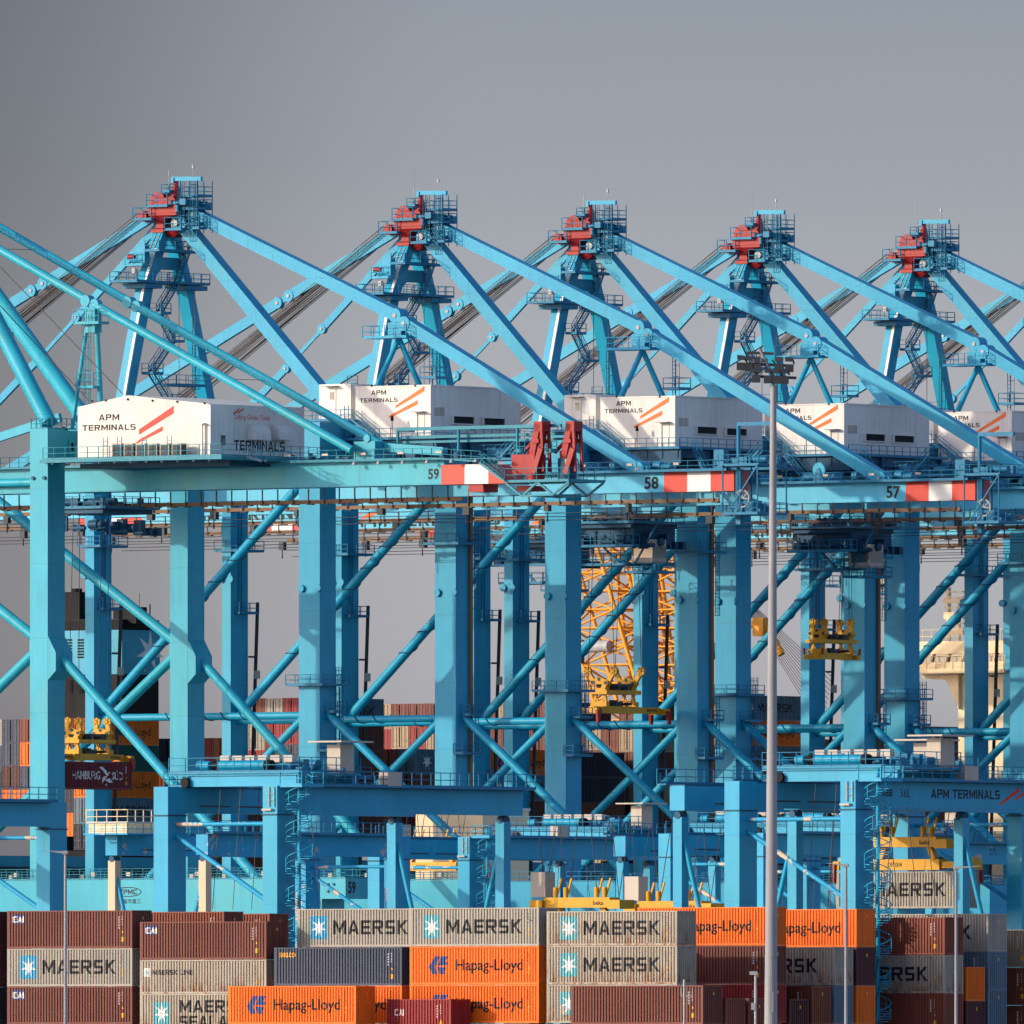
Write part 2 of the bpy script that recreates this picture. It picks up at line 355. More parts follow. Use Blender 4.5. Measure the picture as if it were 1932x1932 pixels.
def plate(name, pts, mat, parent, axis, at, th=.004):
    m = MB(); m.prism([(x, at, z) if axis == 'b' else (at, x, z) for x, z in pts], (0, -th, 0) if axis == 'b' else (th, 0, 0)); return m.build(name, mat, parent)
# ------------------------------------------------------------------ ship-to-shore cranes
C58 = Fr.at(603.3, 2124); OFFS = {58: 0., 57: 44.33, 56: 75.85, 55: 107.9, 54: 140., 53: 172.}
M57, M58, M59 = C58.off(0, 44.33), C58, C58.off(0, -47.36)
BC = 13.6                                    # centre line of the boom girder
GZ0, GZ1 = 63.6, 65.75
kA, kB, kC, kD, kc1 = K(1050, 520, 400), K(1050, 850, 400), K(1600, 1050, 600), K(2250, 1150, 700), K(1000, 450, 1000)
def px57(k, x, y, b=None, a=None): return M57.b(*k(x, y), b) if b is not None else M57.a(*k(x, y), a)
def pipe(name, p, q, r, mat, parent, strake=0, turns=4, ph=0, frac=(0, 1)):
    m = MB(); m.tube(p, q, r, 20)
    o = m.build(name, mat, parent)
    if strake:
        p, q = Vector(p), Vector(q); h = MB(); h.helix(p + (q - p) * frac[0], p + (q - p) * frac[1], r + .04, .075, turns, 14, ph); h.build('helical_strake', 'dkblue', o)
    return o
def eye(m, c, r, th=.5): m.disc(c, (0, 1, 0), r, th, 18)
def flat_link(name, p, q, h, w, mat, parent, r=.8):
    """A stay bar with an eye at each end and its pins."""
    m = MB(); m.beam(p, q, w, h)
    o = m.build(name, mat, parent)
    for c in (p, q):
        j = MB(); eye(j, c, r, w + .16); j.build('eye', mat, o)
        j = MB(); eye(j, c, r * .3, w + .34); j.build('pin', 'grey', o)
    return o
def girder_walk(parent, mat, a0, a1, b0, b1, z):
    m = MB(); m.box(a0, a1, b0, b1, z - .1, z); m.rail([(a0, b0, z), (a1, b0, z)], 1.05, 1.7); o = m.build('walkway', 'deck', parent)
    for i in range(int((a1 - a0) / 6.2)):
        f = MB(); x = a0 + 3 + i * 6.2; f.box(x - .35, x + .35, b0 - .12, b0 + .06, z + .62, z + .86); f.build('floodlight', 'box', o)
    return o
def festoon(parent, a0, a1, b, zt, zb, mat='railwood', step=2.05):
    m = MB(); m.box(a0, a1, b - .1, b + .1, zb, zb + .36); m.box(a0, a1, b - .22, b + .22, zb - .03, zb + .03); o = m.build('festoon_beam', mat, parent)
    h = MB()
    x = a0 + 1
    while x < a1:
        h.box(x - .06, x + .06, b - .28, b - .18, zb - .12, zt); h.box(x - .2, x + .55, b - .3, b + .25, zb - .14, zb - .04); x += step
    h.build('hanger_row', 'steel', o)['kind'] = 'stuff'; return o
def house(parent, x0, x1, y0, y1, z0, z1, mat, gable=0):
    m = MB()
    if gable: m.prism([(x0, y0, z0), (x1, y0, z0), (x1, y0, z1), ((x0 + x1) / 2 - 2, y0, z1 + gable), (x0, y0, z1)], (0, y1 - y0, 0))
    else: m.box(x0, x1, y0, y1, z0, z1)
    o = m.build('machinery_house', mat, parent)
    if not gable:
        t = MB(); t.box(x0 - .06, x1 + .1, y0 - .06, y1 + .1, z1 + .004, z1 + .16); t.build('roof_edge', 'white', o)
        t = MB(); t.box(x1 - .06, x1 + .06, y0 - .05, y0 + .07, z0, z1); t.build('corner_trim', 'white', o)
    return o
def clutter(m, n, x0, x1, y0, y1, z, zmax, seed):
    """Motors, cabinets and drums on a machinery deck."""
    r = random.Random(seed)
    for _ in range(n):
        x, y = r.uniform(x0, x1), r.uniform(y0, y1); k = r.random(); h = r.uniform(.4, zmax)
        if k < .5: m.box(x, x + r.uniform(.3, 1.3), y, y + r.uniform(.3, 1.), z, z + h)
        elif k < .75: m.tube((x, y, z + h * .6), (x + r.uniform(.6, 1.8), y, z + h * .6), h * .4, 10)
        else: m.tube((x, y, z), (x, y, z + h), .12 + .1 * r.random(), 8)
    return m

def sts_crane():
    root = thing('quay_crane', 'x', 'quay crane', (*C58.w(0, 0), 0), group='blue ship-to-shore cranes in a row along the quay')
    B = 'blue'
    # legs ------------------------------------------------------------
    for b0, pz in ((0, 43.2), (24.33, 58.9)):
        m = MB(); m.box(-2.85, 0, b0, b0 + 2.85, 3.5, 71.5); lg = m.build('leg', B, root)
        p = MB(); p.deck(-3.9, 1.1, b0 - 1., b0 + 3.9, pz, hole=(-2.85, 0, b0, b0 + 2.85)); p.ladder((.12, b0 + 3.6, pz - 7), (.12, b0 + 3.6, pz + 2), (1, 0, 0), cage=-1); p.build('leg_platform', 'deck', lg)
        for zz in (53.6, 24.5):
            p = MB()
            for e in (-2.4, -.1): p.disc((e, b0 - .15, zz), (0, 1, 0), .42, .3, 12)
            p.build('lifting_lug', B, lg)
        p = MB(); p.deck(-.2, 1.2, b0 - .2, b0 + 3.3, 36.1, 'acd'); p.deck(0., 1.3, b0 + .8, b0 + 3.2, 40.3, 'acd'); p.ladder((.7, b0 + 2.9, 36), (.7, b0 + 2.9, 43), (0, 1, 0), cage=1); p.build('access_ladder', 'deck', lg)
    m = MB(); m.box(.02, .26, 26.6, 27.1, 18, 66); m.build('cable_chain', 'railwood', root)
    for b0 in (0, 24.3):
        m = MB(); m.box(-32.1, -30.9, b0, b0 + 3.1, 3.5, 70); lg = m.build('leg', B, root)
        p = MB(); p.deck(-32.6, -30.2, b0 + .7, b0 + 4.2, 51.8, 'acd', hole=(-32.1, -30.9, b0, b0 + 3.1)); p.deck(-33, -29.8, b0 - .3, b0 + 4.6, 58.6, 'acd', hole=(-32.1, -30.9, b0, b0 + 3.1))
        p.ladder((-30.8, b0 + 1.6, 52), (-30.8, b0 + 1.6, 63), (0, 1, 0), cage=0); p.deck(-33, -30, b0 + 2.4, b0 + 4.3, 34, 'acd'); p.build('leg_platform', 'deck', lg)
        p = MB(); p.beam((-30.4, b0 + 4.2, 53), (-30.4, b0 + 2.6, 22), .28, .28, (1, 0, 0)); p.box(-30.7, -30.2, b0 + 2.9, b0 + 3.9, 46.9, 47.1); p.build('cable_riser', 'riser', lg)
        p = MB(); p.box(-30.3, -29.9, b0 + 3.4, b0 + 4, 44.6, 45.5); p.build('switch_box', 'box', lg)
        p = MB()
        for e in (-32.15, -30.85): p.disc((e, b0 - .12, 55.5), (0, 1, 0), .42, .26, 12)
        p.build('lifting_lug', B, lg)
    m = MB(); m.box(-2.8, -.05, 2.85, 24.33, 68, 71.5); m.build('cross_beam', B, root)
    m = MB(); m.box(-32, -31, 3.1, 24.3, 66, 69.6); m.build('cross_beam', B, root)
    m = MB(); m.box(-2.7, -.15, 2.85, 24.33, 3.6, 6.5); m.build('sill_beam', B, root)
    m = MB(); m.box(-32, -31, 3.1, 24.3, 3.6, 6.5); m.build('sill_beam', B, root)
    for b0 in (0, 24.33):
        for a0 in (-2.85, -33):
            m = MB()
            for i in range(4): m.box(a0 + .3, a0 + 2.4, b0 - 3.2 + i * 2.2, b0 - 1.6 + i * 2.2, .5, 2.2); m.disc((a0 + 1.3, b0 - 2.4 + i * 2.2, .5), (1, 0, 0), .45, .5)
            m.box(a0 + .5, a0 + 2.2, b0 - 3, b0 + 5.8, 2.2, 3.5); m.build('bogie', 'dkblue', root)
    # bracing pipes -----------------------------------------------------
    for j, b in enumerate((1.4, 25.75)):
        pipe('tie_tube', (-30.9, b, 39.95), (-2.85, b, 39.95), .4, B, root, 1, 5, j, (.3, .75))
        pipe('diagonal_brace', (-30.9, b, 40.6), (-2.85, b, 65.6), .52, B, root, 1, 6, j, (.25, .8))
        pipe('diagonal_brace', (0, b, 40.1), (23.3, b, 21.8), .45, B, root, 0)
        pipe('diagonal_brace', (-2.85, b, 40), (-25.3, b, 21.8), .45, B, root, 1, 3, j, (.62, .95))
        m = MB(); m.box(-33, 40, b - 1.9, b + 1.9, 18.6, 21.8); m.box(36.9, 40.05, b - 1.95, b + 1.95, 19.7, 21.82); pg = m.build('portal_girder', B, root)
        p = MB(); p.rail([(-32, b - 1.9, 21.8), (40, b - 1.9, 21.8), (40, b + 1.9, 21.8)], 1.1, 1.6); p.build('handrail', 'deck', pg)
    # boom girder ---------------------------------------------------------
    b0, b1 = BC - 1.3, BC + 1.3
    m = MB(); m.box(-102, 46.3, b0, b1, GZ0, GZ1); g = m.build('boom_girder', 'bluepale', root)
    e = .006
    for x0, x1, c in ((37, 40.1, 'bandred'), (40.1, 43.2, 'bandwhite'), (43.2, 46.31, 'bandred'), (-102.01, -99, 'bandred'), (-99, -96, 'bandwhite'), (-96, -93, 'bandred')):
        m = MB(); m.box(x0 + .001, x1 - .001, b0 - e, b1 + e, GZ0 - e, GZ1 + e); m.build('warning_band', c, g)
    m = MB(); m.box(-101, 46.3, b0 - .15, b1 + .1, GZ1 + .01, GZ1 + .07); m.build('top_flange', 'railwood', g)
    girder_walk(g, B, -100, 46, b0 - 1., b0 - .16, GZ1 + .09)
    festoon(root, -96, 45, b0 - .9, GZ0, 62.45)
    m = MB()
    for z, db in ((61.6, -1.2), (61.3, 1.3), (60.9, 0)): m.path([(-97 + i * 8, BC + db, z - .15 * math.sin(math.pi * (i % 2))) for i in range(18)], .05, 3)
    m.build('power_cable', 'rope', root)
    r = random.Random(3)
    for i in range(13):
        m = MB(); x = -96 + i * 10.6 + r.uniform(-2, 2); m.box(x, x + r.uniform(.4, .9), b0 - 1.2, b0 - .6, 61.4 + r.uniform(0, .4), 62.5); m.tube((x + .3, b0 - .9, 60.6), (x + .3, b0 - .9, 61.7), .09, 6, .05); m.build('festoon_trolley', 'steel', root)
    text_on('lettering', 'APM TERMINALS', 'ink', g, 'b', b0 - .01, -88, -66, GZ0 + .45, GZ1 - .4, .03)
    for i in (0, 1): plate('logo_stripe', [(-64 + i * 2.2, GZ0 + .4), (-62.6 + i * 2.2, GZ0 + .4), (-59.6 + i * 2.2, GZ1 - .3), (-61 + i * 2.2, GZ1 - .3)], 'orange', g, 'b', b0 - .006)
    # cable sheave and rope tensioner on the girder, end gantry with reels
    s1 = px57(kC, 425, 985, b0 - .3) + Vector((0, 0, 0)) if 0 else Vector((25.6, b0 - .3, 67.2))
    m = MB(); m.disc(s1, (0, 1, 0), .82, .25, 24); sh = m.build('sheave', 'teal', root)
    m = MB(); m.prism([(s1.x - .75, b0 - .55, GZ1 + .1), (s1.x + .75, b0 - .55, GZ1 + .1), (s1.x + .15, b0 - .55, s1.z + .2), (s1.x - .15, b0 - .55, s1.z + .2)], (0, .1, 0)); m.build('bracket', 'deck', sh)
    m = MB(); m.box(44.2, 45.5, b0 - .8, b0 + .1, GZ1 + .1, 68.0); m.tube((46.9, b0, 62), (46.9, b0, 70.9), .22, 8); m.box(46.9, 51.5, b0 - .2, b0 + .2, 70.5, 70.9)
    m.deck(45.2, 50.6, b0 - 1.4, b1 + 1.2, 66.3, 'acd'); m.deck(45.8, 50.6, b0 - 1.6, b1 + 1.2, 61.1, 'abcd', 1.2); m.box(46.6, 47.2, b0 - .1, b0 + .5, 60, 65.9)
    for x in (45.9, 50.5):
        for y in (b0 - 1.5, b1 + 1.1): m.tube((x, y, 61), (x, y, 66.3), .09, 5)
    clutter(m, 16, 46.6, 49.6, b0 - 1, b1, 61.1, 1.6, 77); clutter(m, 12, 46, 49.6, b0 - 1, b1, 66.3, 1.1, 78); m.beam((46.4, b0 - 1.4, 61.1), (50.4, b0 - 1.4, 66.2), .12, .12); m.build('end_gantry', 'deck', root)
    m = MB(); c = Vector((48.3, b0 - 1.2, 62.7)); pts = [c + Vector((.9 * math.cos(t), 0, .9 * math.sin(t))) for t in [math.pi * i / 9 for i in range(-5, 8)]]; m.path(pts, .09, 6)
    for i in range(4): m.beam(c, c + Vector((.85 * math.cos(i * .8), 0, .85 * math.sin(i * .8))), .05, .08)
    m.build('cable_reel', 'box', root)
    # machinery deck and house ---------------------------------------------
    y0, y1 = 5.5, 21.7; zf = 69.7
    m = MB(); m.deck(-5.5, 12.6, y0 - 1.6, y1 + 1.2, zf, 'abc'); m.build('machinery_deck', 'deck', root)
    m = MB()
    for i in range(9): m.box(-5 + i * 2.1, -4.75 + i * 2.1, y0 - 1.2, y1, 68.6, zf - .13)
    for y in (y0 - 1.1, y0 + 5, y1): m.box(-5.3, 12.4, y, y + .3, 68, zf - .14)
    for i in range(5): m.box(-4 + i * 3.6, -3.7 + i * 3.6, y0 + 3, y0 + 3.3, GZ1 + .1, 68.5)
    m.box(-1, 11, y0 + 4, y1 - 1, 67.6, 68.5); clutter(m, 40, -4, 16, y0 + 2.5, y0 + 6.5, GZ1 + .2, 1.7, 5); m.build('deck_framing', 'dkblue', root)
    m = MB(); clutter(m, 46, -4, 36, BC - 1, BC + 3, GZ1 + .15, 1.2, 8); m.build('rope_drive', 'deck', root)
    h = house(root, .65, 10.8, y0, y1, zf + .02, 75.3, 'white')
    hm = px57(kC, 660, 448, y0); hM = px57(kC, 800, 400, y0)
    text_on('lettering', 'APM', 'ink', h, 'b', y0 - .012, hm.x, hM.x, hm.z, hM.z, .035)
    hm = px57(kC, 553, 518, y0); hM = px57(kC, 908, 470, y0)
    text_on('lettering', 'TERMINALS', 'ink', h, 'b', y0 - .012, hm.x, hM.x, hm.z, hM.z, .035)
    for pts in (((888, 570), (1160, 410), (1160, 363), (888, 543)), ((826, 664), (1097, 533), (1097, 492), (826, 640))):
        plate('logo_stripe', [(lambda p: (p.x, p.z))(px57(kC, x, y, y0)) for x, y in pts], 'orange', h, 'b', y0 - .008)
    d = px57(kC, 1095, 815, y0); d2 = px57(kC, 1160, 615, y0)
    m = MB(); m.box(d.x, d2.x, y0 - .05, y0, d.z, d2.z); m.build('door', 'white', h)
    m = MB(); m.box(d.x - .4, d2.x + .3, y0 - .9, y0, d2.z + .12, d2.z + .2); m.box(d.x - .05, d.x + .06, y0 - .12, y0, zf, d2.z); m.build('door_canopy', 'grey', h)
    for x in (668, 1075):
        q = px57(kC, x, 360, y0); m = MB(); m.box(q.x - .07, q.x + .07, y0 - .15, y0, q.z - .1, q.z + .12); m.build('wall_light', 'black', h)
    q = px57(kC, 873, 660, y0 - 1.2); m = MB(); m.tube((q.x, y0 - 1.5, zf), (q.x, y0 - 1.5, q.z - .3), .04, 5); m.tube((q.x, y0 - 1.5, q.z - .3), (q.x, y0 - 1.5, q.z + .25), .2, 8, .13); m.build('beacon', 'black', h)
    for x0, x1, z0, z1 in ((1413, 1600, 703, 652), (1690, 1880, 718, 668)):
        p, q = px57(kC, x0, z0, a=10.8), px57(kC, x1, z1, a=10.8)
        m = MB(); m.box(10.8, 10.86, p.y, q.y, p.z - .05, q.z); v = m.build('vent', 'black', h)
        m = MB()
        for i in range(3): m.beam((10.9, p.y, p.z + (q.z - p.z) * i / 3 + .06), (10.9, q.y, p.z + (q.z - p.z) * i / 3 + .06), .12, .02, (.7, 0, .7))
        m.build('louvre', 'steel', v)
        m = MB(); m.box(10.8, 11.05, p.y - .25, q.y + .25, q.z + .003, q.z + .1); m.box(10.8, 11.05, p.y - .25, p.y, p.z - .1, q.z); m.box(10.8, 11.05, q.y, q.y + .25, p.z - .1, q.z); m.box(10.8, 11.03, p.y - .25, q.y + .25, p.z - .16, p.z - .06); m.build('vent_hood', 'white', v)
    for x0, x1 in ((1252, 1292), (1298, 1340)):
        p, q = px57(kC, x0, 640, a=10.8), px57(kC, x1, 563, a=10.8); m = MB(); m.box(10.8, 10.83, p.y, q.y, p.z, q.z); m.build('grille', 'box', h)
    m = MB(); m.box(-4.6, -.3, y0 + .4, y0 + 5.2, 71.9, 75.8); cb = m.build('electrical_room', 'white', root)
    p = px57(kC, 262, 500, y0 + .4); q = px57(kC, 330, 385, y0 + .4)
    m = MB(); m.box(p.x, q.x, y0 + .33, y0 + .4, 72.2, q.z); dr = m.build('door', 'white', cb)
    m = MB(); m.box(p.x + .2, q.x - .2, y0 + .3, y0 + .335, q.z - 1.2, q.z - .4); m.build('window', 'glass', dr)
    m = MB(); m.box(p.x - .4, q.x + .4, y0 - .5, y0 + .4, q.z + .2, q.z + .28); m.build('door_canopy', 'grey', cb)
    m = MB(); m.deck(-5.5, 1.2, y0 - 1.2, y0 + .3, 71.85, 'bc'); m.stairs((1.1, y0 - .9, 71.85), (4.3, y0 - .9, zf), (0, 1, 0)); m.stairs((4.4, y0 - 2.2, zf), (8.2, y0 - 2.2, GZ1 + .2), (0, 1, 0)); m.stairs((12.7, y0 + 1, zf), (14.8, y0 + 1, GZ1 + .3), (0, 1, 0))
    for x in (-5, -2, .8): m.tube((x, y0 - 1., zf), (x, y0 - 1., 71.8), .07, 5)
    m.ladder((.4, y0 - 1.3, zf), (.4, y0 - 1.3, 73.4), (1, 0, 0)); m.build('access_stair', 'deck', root)
    m = MB(); m.rail([(-2, y0 + 2, 75.8), (-.6, y0 + 2, 75.8)], .9); m.build('roof_rail', 'deck', cb)
    m = MB(); m.deck(12.6, 22, y0 + 3.6, b0 - .2, 67.4, 'ac', 1.1); m.deck(13, 19, b0 - 2.2, b0 - 1.1, 67.9, 'abc'); m.stairs((17.2, y0 + 4, 67.4), (19.5, y0 + 4, 69.4), (0, 1, 0)); clutter(m, 18, 13, 22, y0 + 4, b0 - 1, 67.4, 1.3, 21); m.build('service_walkway', 'deck', root)
    # A-frame -------------------------------------------------------------
    A0, A1 = -32.3, -30.87
    def afleg(ps, w):
        m = MB()
        for (z, y), (z2, y2) in zip(ps, ps[1:]):
            m.hexa([(A0, y, z), (A1, y, z), (A1, y + w, z), (A0, y + w, z)], [(A0, y2, z2), (A1, y2, z2), (A1, y2 + w, z2), (A0, y2 + w, z2)])
        return m.build('frame_leg', B, root)
    l1 = afleg(((67, 3.3), (77.8, 6.45), (87.4, 9.24), (90.2, 10.66), (93.2, 12.25)), 1.35)
    l2 = afleg(((67, 22.6), (78, 19.2), (87.4, 16.2), (90.2, 15.1), (93.2, 13.9)), 1.35)
    m = MB()
    for (z, y), (z2, y2) in zip(((70, 4.3), (77.8, 6.45), (87.4, 9.24), (90.2, 10.66)), ((77.8, 6.45), (87.4, 9.24), (90.2, 10.66), (91.3, 11.3))): m.beam((A1 - .25, y - .06, z), (A1 - .25, y2 - .06, z2), .34, .14, (1, 0, 0))
    m.build('cable_tray', 'bandwhite', l1)
    m = MB(); m.ladder((A1 - .9, 10.4, 90), (A1 - .6, 12.1, 93), (1, 0, 0)); m.build('ladder', 'box', l1)
    m = MB(); m.box(A0 + .15, A1 - .15, 11.2, 15.6, 89.1, 90.4); m.hexa([(A0 + .2, 11.2, 88.6), (A1 - .2, 11.2, 88.6), (A1 - .2, 11.6, 88.6), (A0 + .2, 11.6, 88.6)], [(A0 + .2, 11.2, 89.1), (A1 - .2, 11.2, 89.1), (A1 - .2, 12.2, 89.1), (A0 + .2, 12.2, 89.1)]); m.build('frame_tie', B, root)
    m = MB(); m.deck(-33.6, -29.8, 6.2, 19.2, 87.6, 'abcd', hole=None); m.box(-33.2, -30, 7.9, 11, 86.9, 87.4); m.box(-33.2, -30, 15.4, 19, 86.9, 87.4); m.build('upper_platform', 'deck', root)
    w0, w1, w2, w3 = px57(kA, 205, 1420, 9.), px57(kA, 410, 1420, 9.), px57(kA, 355, 1270, 9.2), px57(kA, 470, 1130, 9.2)
    m = MB(); m.deck(w0.x, w1.x + .4, 8.6, 10, w0.z, 'bc', 1.2); m.box(w2.x, w3.x, 9, 9.9, w2.z - .9, w3.z); m.tube((w0.x + .6, 9.2, w0.z + .5), (w1.x, 9.2, w0.z + .5), .3, 8); m.build('service_winch', B, root)
    q = px57(kA, 262, 1302, 8.9); m = MB(); m.tube((q.x - .4, 8.9, q.z), (q.x + .4, 8.9, q.z), .24, 10); m.build('winch_motor', 'red', root)
    q = px57(kA, 345, 1500, 8.); m = MB(); m.box(q.x - .22, q.x + .22, 7.4, 7.8, q.z - .25, q.z + .25); m.build('floodlight', 'box', root)
    # zig-zag stairs inside the frame
    m = MB(); zs = [(70.2, 8.6), (74.3, 12.6), (77.6, 9.2), (81.2, 13), (84.2, 10.6), (87.6, 13.8), (91, 15.6)]
    for i, ((z, y), (z2, y2)) in enumerate(zip(zs, zs[1:])):
        m.stairs((-30.2, y, z), (-30.2, y2, z2), (1, 0, 0)); m.deck(-30.8, -29.2, y2 - .9, y2 + .9, z2, 'acd')
    m.deck(-30.8, -28.4, 11.4, 16.6, 76.4, 'acd'); m.ladder((-29.4, 15.8, 76), (-29.4, 15.8, 84), (0, 1, 0), cage=-1); m.deck(-30.6, -28.6, 8.6, 14.4, 91, 'acd'); m.build('access_stair', 'deck', root)
    m = MB(); m.tube((-29.6, 13.4, 69), (-29.6, 13.4, 87), .035, 4); m.tube((-29.6, 16.2, 69), (-29.6, 16.2, 87.5), .035, 4); m.build('hanging_cable', 'rope', root)
    # apex head --------------------------------------------------------------
    m = MB(); y0a, y1a = 11.6, 15.8; xa, xb = -32.1, -28.6
    def ring(a0, a1, y0_, y1_, z): return [(a0, y0_, z), (a1, y0_, z), (a1, y1_, z), (a0, y1_, z)]
    lv = [(A0 - .12, A1 + .2, 12.0, 15.6, 93.1), (A0 - .12, A1 + .2, 12.0, 15.6, 93.45), (A0 + .3, A1 - .05, 12.35, 15.2, 93.6), (A0 + .34, A1 - .1, 12.35, 15.2, 94.1), (A0 - .1, A1 + .35, 11.9, 15.6, 94.65), (A0 - .12, xb, y0a, y1a, 94.95)]
    for p_, q_ in zip(lv, lv[1:]): m.hexa(ring(*p_), ring(*q_))
    for z_ in (95.2, 95.75): m.box(A0 - .3, xb + .06, y0a - .08, y1a + .08, z_, z_ + .1)
    m.box(A0 - .12, xb, y0a, y1a, 94.95, 96.3)
    m.hexa([(A0 + .2, 13, 92.6), (A1 + .9, 13, 92.6), (A1 + .9, 14.6, 92.6), (A0 + .2, 14.6, 92.6)], [(A0, 12.6, 93.2), (A1 + 2.2, 12.4, 93.2), (A1 + 2.2, 15.4, 93.2), (A0, 15.4, 93.2)])
    hood = [(-32.6, 96.0)] + [(-31.5 - 1.05 * math.cos(t), 96.4 + 1.15 * math.sin(t)) for t in [math.pi * i / 8 for i in range(8)]] + [(-29.4, 97.1), (-28.8, 96.1)]
    m.prism([(x, 12.0, z) for x, z in hood], (0, 3, 0)); ap = m.build('apex_head', 'red', root)
    m = MB(); m.tube((-29.7, 13, 96.2), (-29.7, 13, 98.2), .7, 10, .35); m.tube((-29.7, 13, 98.2), (-29.7, 13, 98.9), .22, 8); m.build('mast_cone', 'red', ap)
    m = MB(); m.tube((-33.2, 11.4, 94.9), (-33.2, 14.6, 94.9), .6, 14); m.tube((-32.3, 11.8, 94.9), (-32.3, 15.2, 94.9), .55, 14); m.build('rope_sheave', 'red', ap)
    m = MB(); jl, jr = px57(kA, 840, 205, 12.9), px57(kA, 1250, 205, 12.9)
    m.beam((jl.x, 12.9, 98.95), (jr.x, 12.9, 98.85), .35, .46); m.tube((jr.x - .05, 12.9, 98.2), (jr.x - .05, 12.9, 98.8), .03, 4); m.box(jl.x, jl.x + .35, 12.6, 13.2, 98.5, 99.1); m.build('service_jib', B, root)
    m = MB(); tx = px57(kA, 1130, 180, 12.9).x; m.tube((tx, 12.9, 99.1), (tx, 12.9, 99.9), .03, 4); m.box(tx - .09, tx + .09, 12.8, 13, 100, 100.4); tx = px57(kA, 812, 0, 12.9).x; m.tube((tx, 12.6, 97.5), (tx, 12.6, 99.9), .04, 4); m.tube((tx, 12.6, 99.9), (tx, 12.6, 101.4), .015, 3); m.build('antenna', 'grey', root)
    def dk(m, x0, x1, y, b, dep=1.5, sides='abc', k=kA, h=1.3):
        p, q = px57(k, x0, y, b), px57(k, x1, y, b); m.deck(p.x, q.x, b, b + dep, p.z, sides, h)
    m = MB(); dk(m, 470, 770, 600, 11, 1.2); dk(m, 280, 545, 785, 11.2, 1.4); dk(m, 730, 965, 925, 11, 1.4); dk(m, 1110, 1215, 905, 11.2, 1.4); dk(m, 680, 800, 395, 11.9, 1.2, h=.8)
    m.build('apex_platform', 'deck', root)
    m = MB(); x0, x1 = px57(kA, 955, 0, 12).x, px57(kA, 1195, 0, 12).x
    for z in (93.9, 95.6, 97.0): m.deck(x0, x1, 12, 14.6, z, 'abcd', 1.0)
    for x in (x0, (x0 + x1) / 2, x1):
        for y in (12, 14.6): m.tube((x, y, 93), (x, y, 98.7), .05, 4)
    m.ladder((x0 + .3, 11.9, 94), (x0 + .3, 11.9, 98.6), (1, 0, 0), cage=-1); m.ladder((x1 - .3, 11.9, 92), (x1 - .3, 11.9, 98.6), (1, 0, 0), cage=-1); clutter(m, 10, x0, x1 - .5, 12.2, 14, 95.6, .9, 4); m.build('apex_tower', 'deck', root)
    m = MB(); m.box(-28.9, -27.6, 11.4, 12.3, 96.1, 96.35); m.box(-28.6, -28.3, 11.5, 12, 95.3, 96); clutter(m, 8, -30.2, -27.4, 11.2, 12.4, 96, .7, 12); m.build('apex_equipment', 'deck', root)
    # rear strut, backstay, forestays, ropes ----------------------------------------
    db = BC - .8 - 11.2
    sl = Vector((-27.9 - .75 * db, BC, 94.0)); m = MB(); m.beam(sl + Vector((.2, 0, -.2)), (-4.2, BC, 69.4), 1.5, 1.4); rs = m.build('rear_strut', B, root)
    m = MB(); eye(m, sl, 1.0, 2.0); m.build('eye', B, rs); m = MB(); eye(m, sl + Vector((-.3, -.1, .1)), .38, 2.3); m.build('pin', 'box', rs)
    j = Vector((.95, BC, 82.9))
    flat_link('backstay', (-27.4, BC, 95.0), (.35, BC, 83.35), 1.3, 1.35, B, root, .8)
    flat_link('backstay', j + Vector((.6, 0, -.45)), (33, BC, 66.2), 1.3, 1.35, B, root, .8)
    m = MB(); m.deck(-3.4, 2.6, BC - 1.6, BC + 1.4, 81, 'abc', 1.3); m.box(-.6, 1.2, BC - .7, BC + .7, 80.9, 82.6); st = m.build('stay_support', B, root)
    for q in ((-1.0, BC - 2.3, 75.4), (2.2, BC + 1.6, 75.4)): m = MB(); m.tube((.4, BC, 80.9), q, .28, 14, .33); m.build('support_pipe', B, st)
    m = MB(); m.ladder((3.4, BC + 1.8, 75.4), (3.4, BC + 1.8, 80.9), (0, 1, 0), .6, cage=-1); m.deck(2.6, 4.8, BC + .8, BC + 3, 76.6, 'abcd', 1.2); m.build('access_ladder', 'deck', st)
    fo = [(-33.2, 94.9), (-48.3, 87.95), (-49.9, 87.2), (-95, 66)]
    for p, q in ((fo[0], fo[1]), (fo[2], fo[3])): flat_link('forestay', (p[0], BC - .3, p[1]), (q[0], BC - .3, q[1]), 1.15, .5, B, root, .66)
    m = MB(); m.beam((-48.3, BC - .3, 87.95), (-49.9, BC - .3, 87.2), .3, .7); m.build('link_plate', B, root)
    fi = [(-33, 94.0), (-44.4, 84.2), (-46.2, 82.8), (-66.6, 66)]
    flat_link('forestay', (fi[0][0], BC + .6, fi[0][1]), (fi[1][0], BC + .6, fi[1][1]), .8, .4, B, root, .55)
    m = MB(); m.beam((-44.4, BC + .6, 84.2), (-49.5, BC + .6, 79.9), .22, .4); m.build('link_plate', B, root)
    flat_link('forestay', (-49.5, BC + .6, 79.9), (-66.6, BC + .6, 66), .8, .4, B, root, .55)
    m = MB(); r = random.Random(1)
    for i in range(27):
        t = i / 26; gp = .35 * (t > .3) + .45 * (t > .78)
        m.tube((-34.9 + .8 * t, BC - .9 + 1.8 * r.random(), 95.4 - .5 * t - gp * .3), (-81.5 + 3.2 * t, BC - 1 + 2 * r.random(), 66.6 - .35 * gp), .05, 3)
    m.build('hoist_rope', 'rope', root)
    return root
def spread_parts(): pass
crane = sts_crane()
CRANES = {58: crane}
for n in (57, 56, 55, 54, 53):
    c = copy_tree(crane); x, y = C58.w(0, OFFS[n]); c.location = (x, y, 0); CRANES[n] = c
